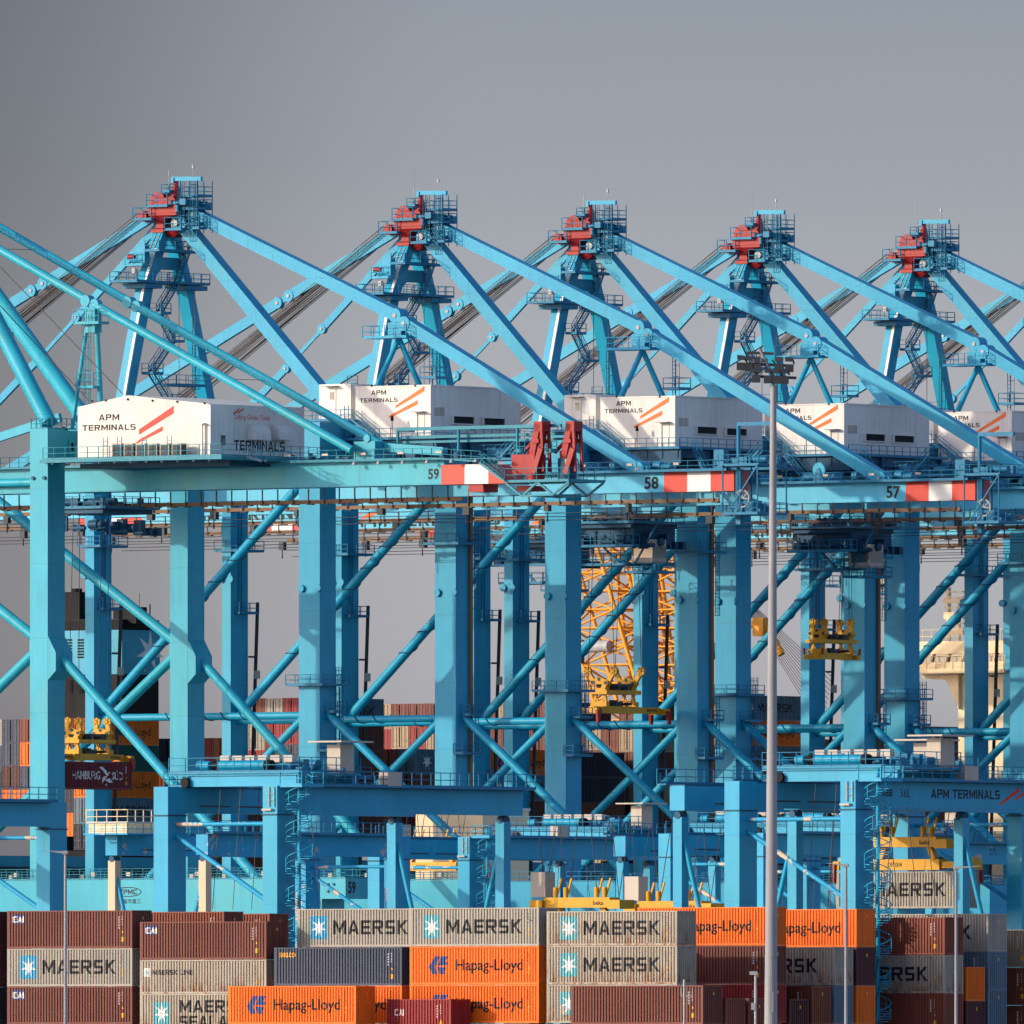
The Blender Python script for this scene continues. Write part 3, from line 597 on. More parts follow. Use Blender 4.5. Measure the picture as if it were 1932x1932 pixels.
LB = {58: 'blue quay crane numbered 58 behind the orange lamp-free gap left of crane 57', 57: 'blue quay crane numbered 57 with red and white girder end right of crane 58',
      56: 'blue quay crane whose white house is crossed by the tall grey light mast', 55: 'blue quay crane with its red-capped apex fifth tower from the left edge',
      54: 'blue quay crane at the right edge, only its left legs and forestays in the frame', 53: 'farthest blue quay crane, mostly beyond the right edge of the row'}
LB[58] = 'blue quay crane numbered 58 under the leftmost red-capped apex'
LB[57] = 'blue quay crane numbered 57 under the second red-capped apex from the left'
LB[56] = 'blue quay crane under the third red-capped apex from the left'
LB[55] = 'blue quay crane under the fourth red-capped apex from the left'
LB[54] = 'blue quay crane under the rightmost red-capped apex'
LB[53] = 'blue quay crane cut off by the right edge beyond the rightmost apex'
for n, c in CRANES.items(): c['label'] = LB[n]
# girder numbers
for n in (58, 57, 56):
    if n == 56: continue
    text_on('crane_number', str(n), 'ink', CRANES[n], 'b', BC - 1.3 - .012, 34.4, 36.3, GZ0 + .35, GZ0 + 1.7, .02)
# ------------------------------------------------------------------ the nearest quay crane (59), a different model with pipe stays
k59 = K(0, 450, 1000); k59b = K(900, 1150, 600); kLeg = K(0, 1400, 1000)
def p59(k, x, y, b=None, a=None): return M59.b(*k(x, y), b) if b is not None else M59.a(*k(x, y), a)
def crane59():
    T = 'teal'
    root = thing('quay_crane', 'teal quay crane numbered 59 nearest the camera with ribbed white gabled house', 'quay crane', (*M59.w(0, 0), 0), group='blue ship-to-shore cranes in a row along the quay')
    for b0 in (0, 24.14):
        m = MB(); top = 69.6 if b0 == 0 else 66
        m.box(-2.38, 0, b0, b0 + 2.93, 3.5, top); lg = m.build('leg', T, root)
        m = MB(); m.prism([(-.001, b0 + .02, 43), (1.07, b0 + .02, 44), (1.07, b0 + .02, 45.9), (-.001, b0 + .02, 47.7)], (0, 2.88, 0)); m.build('brace_bracket', T, lg)
        for zz in (64.7, 64.75):
            m = MB()
            for e in (-1.9, -.4): m.disc((e, b0 - .1, 64.4), (0, 1, 0), .2, .22, 10)
        m.build('lifting_lug', 'dkblue', lg)
        pipe('diagonal_brace', (.6, b0 + 1.4, 45.6), (27, b0 + 1.4, 21.8), .52, T, root)
        pipe('diagonal_brace', (-2.38, b0 + 1.4, 47.3), (-30.6, b0 + 1.4, 65.3), .56, T, root)
        pipe('diagonal_brace', (-2.38, b0 + 1.4, 46.3), (-30.6, b0 + 1.4, 25), .56, T, root)
        m = MB(); m.prism([(-3.4, b0 + 1.2, 45.6), (-2.38, b0 + 1.2, 43.6), (-2.38, b0 + 1.2, 49.8), (-3.4, b0 + 1.2, 48.2)], (0, .4, 0)); m.build('gusset', T, lg)
        m = MB(); m.box(-32.1, -30.6, b0, b0 + 3, 3.5, 70); m.build('leg', T, root)
        m = MB(); m.box(-33, 36.9, b0 - .5, b0 + 3.4, 17.2, 21.8); m.box(36.9, 40.05, b0 - .55, b0 + 3.45, 19.68, 21.8); pg = m.build('portal_girder', T, root)
        m = MB(); m.rail([(-32, b0 - .5, 21.82), (40, b0 - .5, 21.82), (40, b0 + 3.3, 21.82)], 1.15, 1.4); m.build('handrail', 'tealdeck', pg)
        r = random.Random(4 + int(b0))
        for i in range(14): m = MB(); x = -28 + i * 4.8 + r.uniform(-1, 1); m.box(x, x + .5, b0 - .5, b0 - .1, 22.2, 22.6); m.build('floodlight', 'box', pg)
        text_on('crane_number', '59', 'ink', pg, 'a', 40.07, b0 - .1, b0 + 1.2, 20.2, 21.5, .02)
        m = MB()
        for i in range(3): m.disc((37.8 + .75 * (i % 2), b0 - .6, 21.2 - .75 * (i // 2)), (0, 1, 0), .14, .16, 10)
        m.build('lifting_lug', 'dkblue', pg)
    m = MB(); m.tube((38.2, 1, 21.8), (38.2, 1, 25.6), .2, 8); m.box(34.4, 41.8, .8, 1.2, 25.6, 25.85); lp_ = m.build('lamp_bar', T, root); m = MB(); m.box(34.4, 42.2, .75, 1.25, 25.86, 26.25); m.build('lamp_tube', 'cream', lp_)
    # maker's mark on the near portal girder
    kz = K(0, 2200, 800); pg = [o for o in kids(root) if o.name.startswith('portal_girder')][0]
    e0, e1 = p59(kz, 812, 1030, -.5), p59(kz, 998, 965, -.5)
    cx, cz, rx, rz = (e0.x + e1.x) / 2, (e0.z + e1.z) / 2, (e1.x - e0.x) / 2, (e1.z - e0.z) / 2
    text_on('lettering', 'ZPMC', 'ink', pg, 'b', -.512, cx - rx * .66, cx + rx * .7, cz - rz * .55, cz + rz * .55, .04)
    m = MB(); pts = [(cx + rx * math.cos(t), cz + rz * math.sin(t)) for t in [math.pi * i / 16 for i in range(33)]]
    for (x, z), (x2, z2) in zip(pts, pts[1:]): m.beam((x, -.512, z), (x2, -.512, z2), .09, .02, (0, 0, 1) if abs(x2 - x) > abs(z2 - z) else (1, 0, 0))
    m.build('maker_emblem', 'ink', pg)
    e0, e1 = p59(kz, 838, 1082, -.5), p59(kz, 998, 1046, -.5)
    text_on('lettering', '\u6d77\u632f\u534e\u91cd\u5de5', 'ink', pg, 'b', -.512, e0.x, e1.x, e0.z, e1.z, .01)
    m = MB(); m.box(-2.3, -.05, 2.93, 24.14, 66.3, 69.5); m.build('cross_beam', T, root)
    m = MB(); m.box(-2.2, -.1, 2.93, 24.14, 3.6, 6.4); m.build('sill_beam', T, root)
    m = MB(); m.rail([(-2.3, .1, 69.6), (-.1, .1, 69.6), (-.1, 5, 69.6)], 1.15, .8); m.rail([(-2.3, .1, 69.6), (-2.3, 5, 69.6)], 1.15, .8); m.build('handrail', 'tealdeck', root)
    m = MB(); m.box(-.0, .06, 3.6, 4.7, 66.3, 68.6); dr = m.build('door', T, root); m = MB(); m.box(.06, .09, 3.95, 4.35, 67.4, 68.2); m.build('window', 'black', dr)
    # boom girder ------------------------------------------------------
    b0, b1, z0, z1 = 10.0, 13.6, 63.15, 65.75
    m = MB(); m.box(-101, 45, b0, b1, z0, z1); m.box(45, 50.8, b0, b1, z0, z1 - .55)
    m.prism([(50.8, b0, z0), (53.4, b0, z0), (50.8, b0, z1 - .55)], (0, b1 - b0, 0)); g = m.build('boom_girder', T, root)
    e = .006
    for x0, x1, c in ((44.6, 47.7, 'bandred'), (47.7, 50.8, 'bandwhite')):
        m = MB(); m.box(x0 + .002, x1 - .002, b0 - e, b1 + e, z0 - e, z1 - .55 + e); m.build('warning_band', c, g)
    m = MB(); m.prism([(50.802, b0 - e, z0 - e), (53.43, b0 - e, z0 - e), (50.802, b0 - e, z1 - .55 + e)], (0, b1 - b0 + 2 * e, 0)); m.build('warning_band', 'bandred', g)
    text_on('crane_number', '59', 'ink', g, 'b', b0 - .012, 42.9, 44.36, 63.7, 64.85, .02)
    q = p59(k59b, 1400, 870, 10.2)
    m = MB(); m.box(48, 49.9, 10.3, 12.9, z0 - .85, z0 - .01); m.tube((48, 10.3, z0 - 1.25), (50, 10.3, z0 - 1.25), .04, 4); m.tube((48, 10.3, z0 - 1.25), (48, 10.3, z0 - .5), .04, 4); m.tube((50, 10.3, z0 - 1.25), (50, 10.3, z0 - .5), .04, 4); m.build('buffer', 'red', g)
    m = MB(); m.box(53, 55, 12, 14.5, z0 - .8, z0 - .25); m.build('buffer', 'red', g)
    # walkway with stepped railing, lamps and hanging floodlights
    m = MB(); m.box(-60, 52.5, 9.1, 10, z1 - .02, z1 + .06); m.rail([(-60, 9.15, z1 + .08), (44, 9.15, z1 + .08), (50.5, 9.15, z1 - .4)], 1.15, 1.25); wk = m.build('walkway', 'tealdeck', g)
    for i in range(9): m = MB(); x = 5 + i * 5; m.box(x - .4, x + .4, 9.02, 9.2, z1 + .66, z1 + .88); m.build('floodlight', 'lamp' if i == 99 else 'box', wk)
    for i in range(6): m = MB(); x = 34 + i * 3.2; m.tube((x, 8.9, z1 - .35), (x, 8.9, z1 - .02), .25, 8, .1); m.build('hanging_floodlight', 'grey', wk)
    m = MB(); m.stairs((50.3, 9.4, z1 - .4), (53.4, 9.4, z0 + .25), (0, 1, 0), .7); m.build('end_stair', 'tealdeck', g)
    m = MB(); m.box(33.4, 36.2, 9.6, 13.9, z1, z1 + 2.1); m.beam((36.2, 11.5, z1 + 1.5), (44, 11.5, z1 + .9), .9, .9); m.disc((35.2, 9.6, z1 + 2.4), (0, 1, 0), .42, .3); m.build('stay_anchor', T, root)
    m = MB(); r = random.Random(9); clutter(m, 30, 3, 46, 10.3, 12.6, z1 + .02, 1., 31); m.build('rope_drive', 'dkblue', root)
    # maintenance gantry frame over the girder end
    m = MB()
    for x, b in ((36.5, 13.2), (44.5, 13.2), (52.2, 13.2)): m.tube((x, b, z1 - .5), (x, b, 69.3), .16, 8)
    m.box(36.4, 58, 13.0, 13.3, 69.0, 69.35); m.box(36.4, 58, 14.1, 14.5, 68.2, 68.5); m.box(36.4, 58, 14.1, 14.5, 67.7, 67.95)
    for i in range(3): m.box(36.6 + i * 8, 38 + i * 8, 13.2, 14.2, 68.9, 69.1)
    m.build('maintenance_gantry', 'tealdeck', root)
    # end platform with the red slewing knuckle cranes ------------------------------
    m = MB(); m.deck(53.2, 61.6, 9.6, 16.0, z0 + .15, 'abcd', 1.35)
    for y in (9.8, 15.8):
        for (x, z), (x2, z2) in zip(((53.3, 0), (55.4, -1.4), (57.4, .05), (59.4, -1.3), (61.5, .0)), ((55.4, -1.4), (57.4, .05), (59.4, -1.3), (61.5, .0), (61.5, .0))): m.beam((x, y, z0 + z), (x2, y, z0 + z2), .2, .2)
        m.beam((55.4, y, z0 - 1.4), (59.4, y, z0 - 1.3), .18, .18)
    for x in (55.4, 59.4): m.beam((x, 9.8, z0 - 1.35), (x, 15.8, z0 - 1.35), .18, .18, (1, 0, 0))
    m.build('end_platform', 'tealdeck', root)
    def knuckle(x, y, slew):
        m = MB(); m.tube((x, y, z0 + .2), (x, y, z0 + 2.6), 1.0, 20); o = m.build('slewing_base', 'dkblue' if slew else 'red', root)
        m = MB(); m.box(x + .5, x + 1.1, y - 1.08, y - 1.0, z0 + .9, z0 + 2.5) if slew else m.box(x - 2.3, x + .7, y - 1.1, y + .9, z0 + .9, z0 + 3.0); m.build('cabinet', 'box' if slew else 'red', o)
        m = MB(); m.tube((x, y, z0 + 2.6), (x, y, z0 + 3.4), .8, 14); zt = z0 + 6.2
        for s in (-.6, .6):
            m.beam((x - .1, y + s, z0 + 2.2), (x + .8, y + s, zt), .3, .75); m.beam((x + 1.5, y + s, z0 + 1.2), (x + 1.25, y + s, zt), .26, .3)
        m.beam((x - 1.6, y, z0 + 3.2), (x + .6, y, zt - 1), .28, .28); m.box(x + .3, x + 1.45, y - .75, y + .75, zt - .8, zt + .25); m.beam((x + .6, y - 1, z0 + 1), (x + 1.5, y - .9, z0 + 3.6), .5, .6); m.box(x + .2, x + 1.1, y - .9, y + .9, z0 + 4.2, z0 + 4.6)
        m.build('folded_boom', 'red', o)
        m = MB(); m.tube((x - 1.2, y - .9, z0 + 3.2), (x - 1.2, y - .9, z0 + 3.6), .5, 12); m.rail([(x - 2, y - 1, z0 + 3.3), (x - .6, y - 1, z0 + 3.3)], 1.1, .7); m.build('operator_stand', 'tealdeck', o)
    knuckle(55.3, 12.2, 0); knuckle(58.2, 13.9, 1)
    # house -------------------------------------------------------------
    hx0, hx1, hy0, hy1, hz0 = 2.47, 19.96, 2.0, 18.6, 66.3
    h = house(root, hx0, hx1, hy0, hy1, hz0, 71.9, 'ribbed', gable=1.1)
    m = MB(); m.box(19.96, 20.25, hy0 - .02, 5.9, hz0, 71.8); an = m.build('end_panel', 'white', h)
    q, q2 = p59(k59, 1240, 1650, a=20.25), p59(k59, 1278, 1590, a=20.25)
    m = MB(); m.box(20.25, 20.3, q.y, q2.y, hz0, q2.z + .3); dr = m.build('door', 'white', an); m = MB(); m.box(20.3, 20.33, q.y + .25, q2.y - .15, q.z, q2.z - .1); m.build('window', 'glass', dr)
    kk = k59
    for txt, x0, x1, y0, y1 in (('APM', 560, 675, 1512, 1474), ('TERMINALS', 467, 768, 1570, 1530)):
        p, q = p59(kk, x0, y0, hy0), p59(kk, x1, y1, hy0); text_on('lettering', txt, 'ink', h, 'b', hy0 - .012, p.x, q.x, p.z, q.z, .04)
    for pts in (((786, 1592), (984, 1470), (984, 1427), (786, 1562)), ((768, 1645), (922, 1568), (922, 1543), (790, 1618), (768, 1638))):
        plate('logo_stripe', [(lambda p: (p.x, p.z))(p59(kk, x, y, hy0)) for x, y in pts], 'stripe', h, 'b', hy0 - .008)
    for pts in (((1318, 1472), (1355, 1440), (1355, 1452), (1320, 1482)), ((1340, 1468), (1380, 1440), (1380, 1450), (1350, 1470))):
        plate('logo_stripe', [(lambda p: (p.y, p.z))(p59(kk, x, y, a=hx1)) for x, y in pts], 'stripe', h, 'a', hx1 + .004)
    p, q = p59(kk, 1332, 1512, a=hx1), p59(kk, 1530, 1482, a=hx1); text_on('lettering', 'Lifting Global Trade', 'stripe', h, 'a', hx1 + .012, p.y, q.y, p.z, q.z, .0)
    p, q = p59(kk, 1325, 1676, a=hx1), p59(kk, 1612, 1632, a=hx1); text_on('lettering', 'TERMINALS', 'ink', h, 'a', hx1 + .012, p.y, q.y, p.z, q.z, .04)
    for x0, x1 in ((1405, 1488), (1535, 1620)):
        p, q = p59(kk, x0, 1620, a=hx1), p59(kk, x1, 1535, a=hx1); r0 = 1.1
        m = MB(); pts = [(hx1, p.y, p.z), (hx1 + r0, p.y, p.z)] + [(hx1 + r0 * math.cos(t), p.y, q.z - r0 + r0 * math.sin(t)) for t in [math.pi / 2 * i / 8 for i in range(9)]]
        m.prism(pts[::-1], (0, q.y - p.y, 0)); m.build('vent_hood', 'white', h)
    for x in (525, 600, 725, 865, 1005, 1160):
        q = p59(kk, x, 1392 + abs(x - 725) * .05, hy0); m = MB(); m.box(q.x - .08, q.x + .08, hy0 - .14, hy0, q.z - .08, q.z + .12); m.build('wall_light', 'black', h)
    m = MB(); q = p59(kk, 1155, 1530, hy0); m.box(q.x - .12, q.x + .12, hy0 - .5, hy0 - .3, hz0, q.z); m.box(q.x - .4, q.x + .4, hy0 - .7, hy0 - .1, q.z, q.z + .08); m.build('door_canopy', 'white', h)
    m = MB(); m.box(-.3, 24, hy0 - 3, hy0, hz0 - .35, hz0 - .02); m.box(20, 24, hy0, hy1, hz0 - .35, hz0 - .02); m.rail([(.1, hy0 - 2.95, hz0), (24, hy0 - 2.95, hz0), (24, hy1, hz0)], 1.25, 1.5); m.build('house_platform', 'tealdeck', root)
    m = MB()
    for i in range(11): m.prism([(.9 + i * 2.1, hy0 - 2.8, hz0 - .36), (1.5 + i * 2.1, hy0 - 2.8, hz0 - .36), (1.2 + i * 2.1, hy0 - 2.8, hz0 - .6)], (0, .15, 0))
    m.box(2, 22, hy0 + 1, hy1 - 1, hz0 - .9, hz0 - .36); m.stairs((24.2, hy0 + 1, hz0), (26.6, hy0 + 1, z1 - .4 + .4), (0, 1, 0)); m.build('deck_framing', 'dkblue', root)
    for i in range(6):
        p, q = p59(kk, 642 + i * 68, 1712, hy0 - 1.6), p59(kk, 694 + i * 68, 1640, hy0 - 1.6)
        m = MB(); m.box(p.x, q.x, hy0 - 1.9, hy0 - .9, hz0, q.z); c = m.build('air_unit', 'box', h)
        m = MB(); m.box(q.x - .9 * (q.x - p.x), q.x - .12, hy0 - 1.915, hy0 - 1.9, hz0 + .15, q.z - .15); m.box(q.x, q.x + .012, hy0 - 1.8, hy0 - 1., hz0 + .1, q.z - .12); m.build('fan_grille', 'steel', c)
    for x in (600, 680, 820, 962):
        p = p59(kk, x, 1712, hy0 - 2.8); m = MB(); m.ladder((p.x, hy0 - 2.9, hz0), (p.x, hy0 - 2.9, hz0 + 2.2), (1, 0, 0), .6); m.build('ladder', 'tealdeck', h)
    # stays of round pipe --------------------------------------------------
    for b, z in ((8.4, 83.3), (15.6, 83.35)):
        pipe('backstay', (-30, b, 97.2), (-1.2, b, z + .15), .46, T, root); pipe('backstay', (-.2, b, z - .35), (34.1, b, 66.9), .46, T, root)
        m = MB(); eye(m, (-1.2, b, z + .1), .62, 1.0); eye(m, (-.1, b, z - .35), .62, .8); m.build('link_plate', T, root)
    pipe('rear_strut', (-30, 10, 105), (-.9, 1.4, 70.2), .88, T, root); pipe('rear_strut', (-31, 20, 94), (-3, 9.9, 71.2), .88, T, root)
    # support tower of the stay joint
    jx = -.6; m = MB(); m.ladder((jx - .3, 8.0, 70), (jx - .3, 8, 82), (1, 0, 0), .7, cage=-1); m.tube((jx - 2.1, 7.6, 69.8), (jx - .6, 8.2, 80.5), .22, 10); m.tube((jx + 1.2, 8.4, 71.5), (jx + .6, 8.4, 80.5), .3, 10); m.deck(jx - 1.6, jx + 1.8, 7.2, 9, 81.0, 'abc', 1.5); m.deck(jx - 1.3, jx + 1.1, 7.2, 8.6, 74.2, 'abc', 1.5); m.box(jx - .5, jx + .8, 7.8, 9, 80, 82.6); m.build('stay_support', T, root)
    m = MB()
    q0, q1 = p59(k59, 0, 640, 6), p59(k59, 700, 1365, 6); m.tube(q0, q1, .05, 4); q0, q1 = p59(k59, 0, 860, 6), p59(k59, 500, 1395, 6); m.tube(q0, q1, .05, 4)
    q0, q1 = p59(k59, 0, 540, 8.4), p59(k59, 205, 545, 12); m.tube(q0, q1, .04, 4); q0, q1 = p59(k59, 1300, 1277, 8.6), p59(k59, 1500, 1282, 15.4); m.tube(q0, q1, .04, 4); m.build('guy_wire', 'rope', root)
    # forestay stub and old cable hooks left of the near leg
    m = MB(); m.beam((-3, 6, 71), (-24, 6, 66), .5, .9); m.build('inner_link', T, root)
    m = MB()
    for x in (-7.5, -5.5): m.path([(x, 9.3, 65.9), (x, 9.3, 69.4), (x + .25, 9.3, 69.9), (x + .7, 9.3, 69.7), (x + .8, 9.3, 66)], .3, 6)
    m.build('cable_guide', 'black', root)
    m = MB(); m.tube((-40, 9.4, 64.3), (-7, 9.4, 64.3), .45, 14); m.build('cable_duct', T, root)
    festoon(root, -90, 44, b1 + 1, z0, 61.6); 
    # trolley under the girder
    return root
c59 = crane59(); CRANES[59] = c59
# ------------------------------------------------------------------ trolleys with cabins, hoist ropes
def trolley(parent, x, mat, zg, b0, cabin=True, zs=None, ropes=()):
    mat = 'deck'
    m = MB(); m.box(x - 3.8, x + 3.8, b0 - 2.8, b0 + 5.8, zg - 2.3, zg - 1.8)
    if cabin: m.box(x - 3.6, x + 3.8, b0 - 2.2, b0 + 5.4, zg - 4.2, zg - 2.31)
    clutter(m, 22, x - 4, x + 3.4, b0 - 2.8, b0 + 5, zg - 1.6, 1.1, int(x * 7) % 97); clutter(m, 16, x - 4, x + 3, b0 - 3.2, b0 - 2.3, zg - 4.2, 1.6, 40); clutter(m, 14, x + 3.8, x + 4.6, b0 - 2.5, b0 + 5, zg - 4.6, 1.8, 41); t = m.build('trolley', 'dkblue', parent)
    m = MB(); m.deck(x - 4.5, x + 4.5, b0 - 3.2, b0 + 6.2, zg - 1.7, 'abcd', 1.2)
    if cabin: m.deck(x - 4.2, x + 4.6, b0 - 3.4, b0 - 2.2, zg - 4.3, 'abc', 1.2)
    m.build('trolley_walkway', mat, t)
    if cabin:
        m = MB(); m.box(x + 2.6, x + 5.4, b0 - 1, b0 + 1.6, zg - 6.2, zg - 3.6); cb = m.build('cabin', 'box', t); m = MB(); m.box(x + 2.9, x + 5.43, b0 - 1.02, b0 + 1.62, zg - 5.6, zg - 4.4); m.build('window', 'glass', cb)
        m = MB(); m.deck(x - 4, x + 2.4, b0 - 1.6, b0 + 2.6, zg - 6.3, 'abcd', 1.2); m.beam((x - 4, b0 - 1, zg - 2), (x + 1, b0 - 1, zg - 6.3), .2, .2); m.beam((x + 6, b0 - 1, zg - 2), (x + 3, b0 - 1, zg - 6.3), .2, .2); m.deck(x + 2.2, x + 6, b0 - 1.8, b0 + 2.4, zg - 7.2, 'abcd', 1.1); m.build('cabin_walkway', mat, t)
    m = MB()
    for p in ropes: m.tube(p, (p[0] * .6 + x * .4, p[1], zg - 2), .045, 3)
    if ropes: m.build('hoist_rope', 'rope', t)
    return t
def sheave_arm(m, p, q, r=.62, y=.34):
    m.beam(p, q, y, .55); p, q = Vector(p), Vector(q); m.disc(q, (0, 1, 0), r, .3, 16); m.disc(q, (0, 1, 0), r * .3, .5, 8)
def spreader(label, o, length, group, z, arms=.9, mark=True, spread=1.0, zs=1., off=0., flip=1):
    """Hoist head block and spreader; the beam runs along b. o: the crane's frame offset (a, b) of its centre."""
    fr, a, b = o; x, y = fr.w(a, b)
    t = thing('container_spreader', label, 'spreader', (x, y, z), group=group); t.scale = (1, 1, zs); Y = 'yellow'; h = length / 2
    m = MB(); m.box(-.35, .35, -h + .3, h - .3, .25, .95); m.box(-.62, .62, -3.1 + off, 3.1 + off, .2, 1.0); bm = m.build('main_beam', Y, t)
    if mark:
        for c in ((-h + .9, -h + 2.9), (h - 2.9, h - .9)) if length > 8 else ():
            text_on('lettering', 'BROMMA', 'ink', bm, 'a', .36, c[0], c[1], .42, .78, .04)
    for s in (-1, 1):
        m = MB(); m.box(-1.2, 1.2, s * h - .28, s * h + .28, .15, .8); e = m.build('end_beam', Y, t)
        for sx in (-1, 1):
            if not flip: m = MB(); m.beam((sx * 1.25, s * h, .8), (sx * 1.3, s * (h + .05), 1.6), .3, .14); m.build('guide_flipper', 'red', e); continue
            m = MB(); m.hexa([(sx * 1.25 - .12, s * (h + .1) - .2, -.9), (sx * 1.25 + .12, s * (h + .1) - .2, -.9), (sx * 1.25 + .12, s * (h + .1) + .2, -.9), (sx * 1.25 - .12, s * (h + .1) + .2, -.9)], [(sx * 1.2 - .16, s * h - .35, .55), (sx * 1.2 + .16, s * h - .35, .55), (sx * 1.2 + .16, s * h + .35, .55), (sx * 1.2 - .16, s * h + .35, .55)]); m.build('guide_flipper', 'red', e)
    m = MB(); m.box(-1.1, 1.1, -3 + off, -2.4 + off, .95, 1.5); m.box(-1.1, 1.1, 2.4 + off, 3 + off, .95, 1.5)
    for s in (-2.6 + off, 2.6 + off):
        for sx in (-.8, .8): m.beam((sx, s, 1.4), (sx * .7, s, 2.3), .25, .3); m.beam((sx * .2, s, 1.3), (sx, s, 2.3), .16, .2)
    m.box(-1.3, 1.3, -3.2 + off, 3.2 + off, 2.3, 2.75); hb = m.build('head_block', Y, t)
    m = MB(); clutter(m, 14, -.8, .5, -2 + off, 1.8 + off, 2.75, .8, 6); clutter(m, 8, -.5, .4, -2.4 + off, 2 + off, 1., .7, 16); m.build('hydraulics', 'steel', hb)
    for s in (-1, 1):
        y = s * 2.5 + off; sx_, sz_ = (1.8, 4.85) if spread > .5 else (.72, 5.0)
        m = MB(); m.prism([(-.85, y - .4, 2.75), (.85, y - .4, 2.75), (.9, y - .4, 3.1), (1.22, y - .4, 3.45), (1.1, y - .4, 3.8), (.5, y - .4, 4.05), (0, y - .4, 4.2), (-.5, y - .4, 4.05), (-1.1, y - .4, 3.8), (-1.22, y - .4, 3.45), (-.9, y - .4, 3.1)], (0, .8, 0)); pl = m.build('sheave_plate', Y, t)
        m = MB()
        for x, z in ((-.9, 3.55), (.9, 3.55), (0, 3.95)): m.disc((x, y, z), (0, 1, 0), .2, .95, 10)
        m.build('pin', 'steel', pl)
        m = MB(); m.prism([(-.4, y - .42, 3.4), (-.26, y - .42, 3.0), (.26, y - .42, 3.0), (.4, y - .42, 3.4)], (0, .02, 0)); m.build('opening', 'black', pl)
        for sx in (-1, 1):
            m = MB(); sheave_arm(m, (sx * .9, y, 3.5), (sx * sx_, y, sz_), .5); sh = m.build('sheave_arm', Y, pl)
            m = MB()
            for i in range(6): an = i * math.pi / 3; c = Vector((sx * sx_, y - .17, sz_)); m.beam(c, c + Vector((.5 * math.cos(an), 0, .5 * math.sin(an))), .06, .04, (0, 1, 0))
            m.build('sheave_spokes', 'black', sh)
    return t
G_SP = 'yellow spreaders hanging from the quay cranes'
kS = K(1640, 1880, 400)
# 57: twin spreader without a load
s57 = M57.b(*kS(775, 985), BC)
spreader('long yellow spreader with splayed sheave arms hanging between the legs of crane 57', (M57, s57.x, BC + 1.9), 13., G_SP, s57.z - .45, off=-1.9)
trolley(CRANES[57], s57.x + .5, 'dkblue', GZ0, BC, True, ropes=[(s57.x + sx, BC + sy, s57.z + 4.4) for sx in (-1.8, 1.8) for sy in (-2.5, 2.5)])
M56 = C58.off(0, OFFS[56]); kS6 = K(2330, 1780, 300)
s56 = M56.b(*kS6(690, 930), BC)
spreader('short yellow spreader hoisted high and empty right of the light mast', (M56, s56.x, BC), 7., G_SP, s56.z - .45, spread=.1, zs=.85, flip=0)
trolley(CRANES[56], s56.x + .5, 'dkblue', GZ0, BC, True, ropes=[(s56.x + sx, BC + sy, s56.z + 4) for sx in (-.7, .7) for sy in (-2.8, -2.3, 2.3, 2.8)])
kH = K(150, 2050, 400); h59 = M59.b(*kH(520, 800), 11.8)
s59 = spreader('yellow spreader gripping the dark red container between the legs of crane 59', (M59, h59.x, 11.8), 12.2, G_SP, h59.z - .6, spread=.1, zs=.86)
trolley(c59, h59.x + 1, 'dkblue', 63.15, 11., False, ropes=[(h59.x + sx, 11.8 + sy, h59.z + 4) for sx in (-.7, .7) for sy in (-2.5, 2.5)])
for n, x in ((58, -72), (55, -62), (54, -40)): trolley(CRANES[n], x, 'dkblue', GZ0, BC, True)
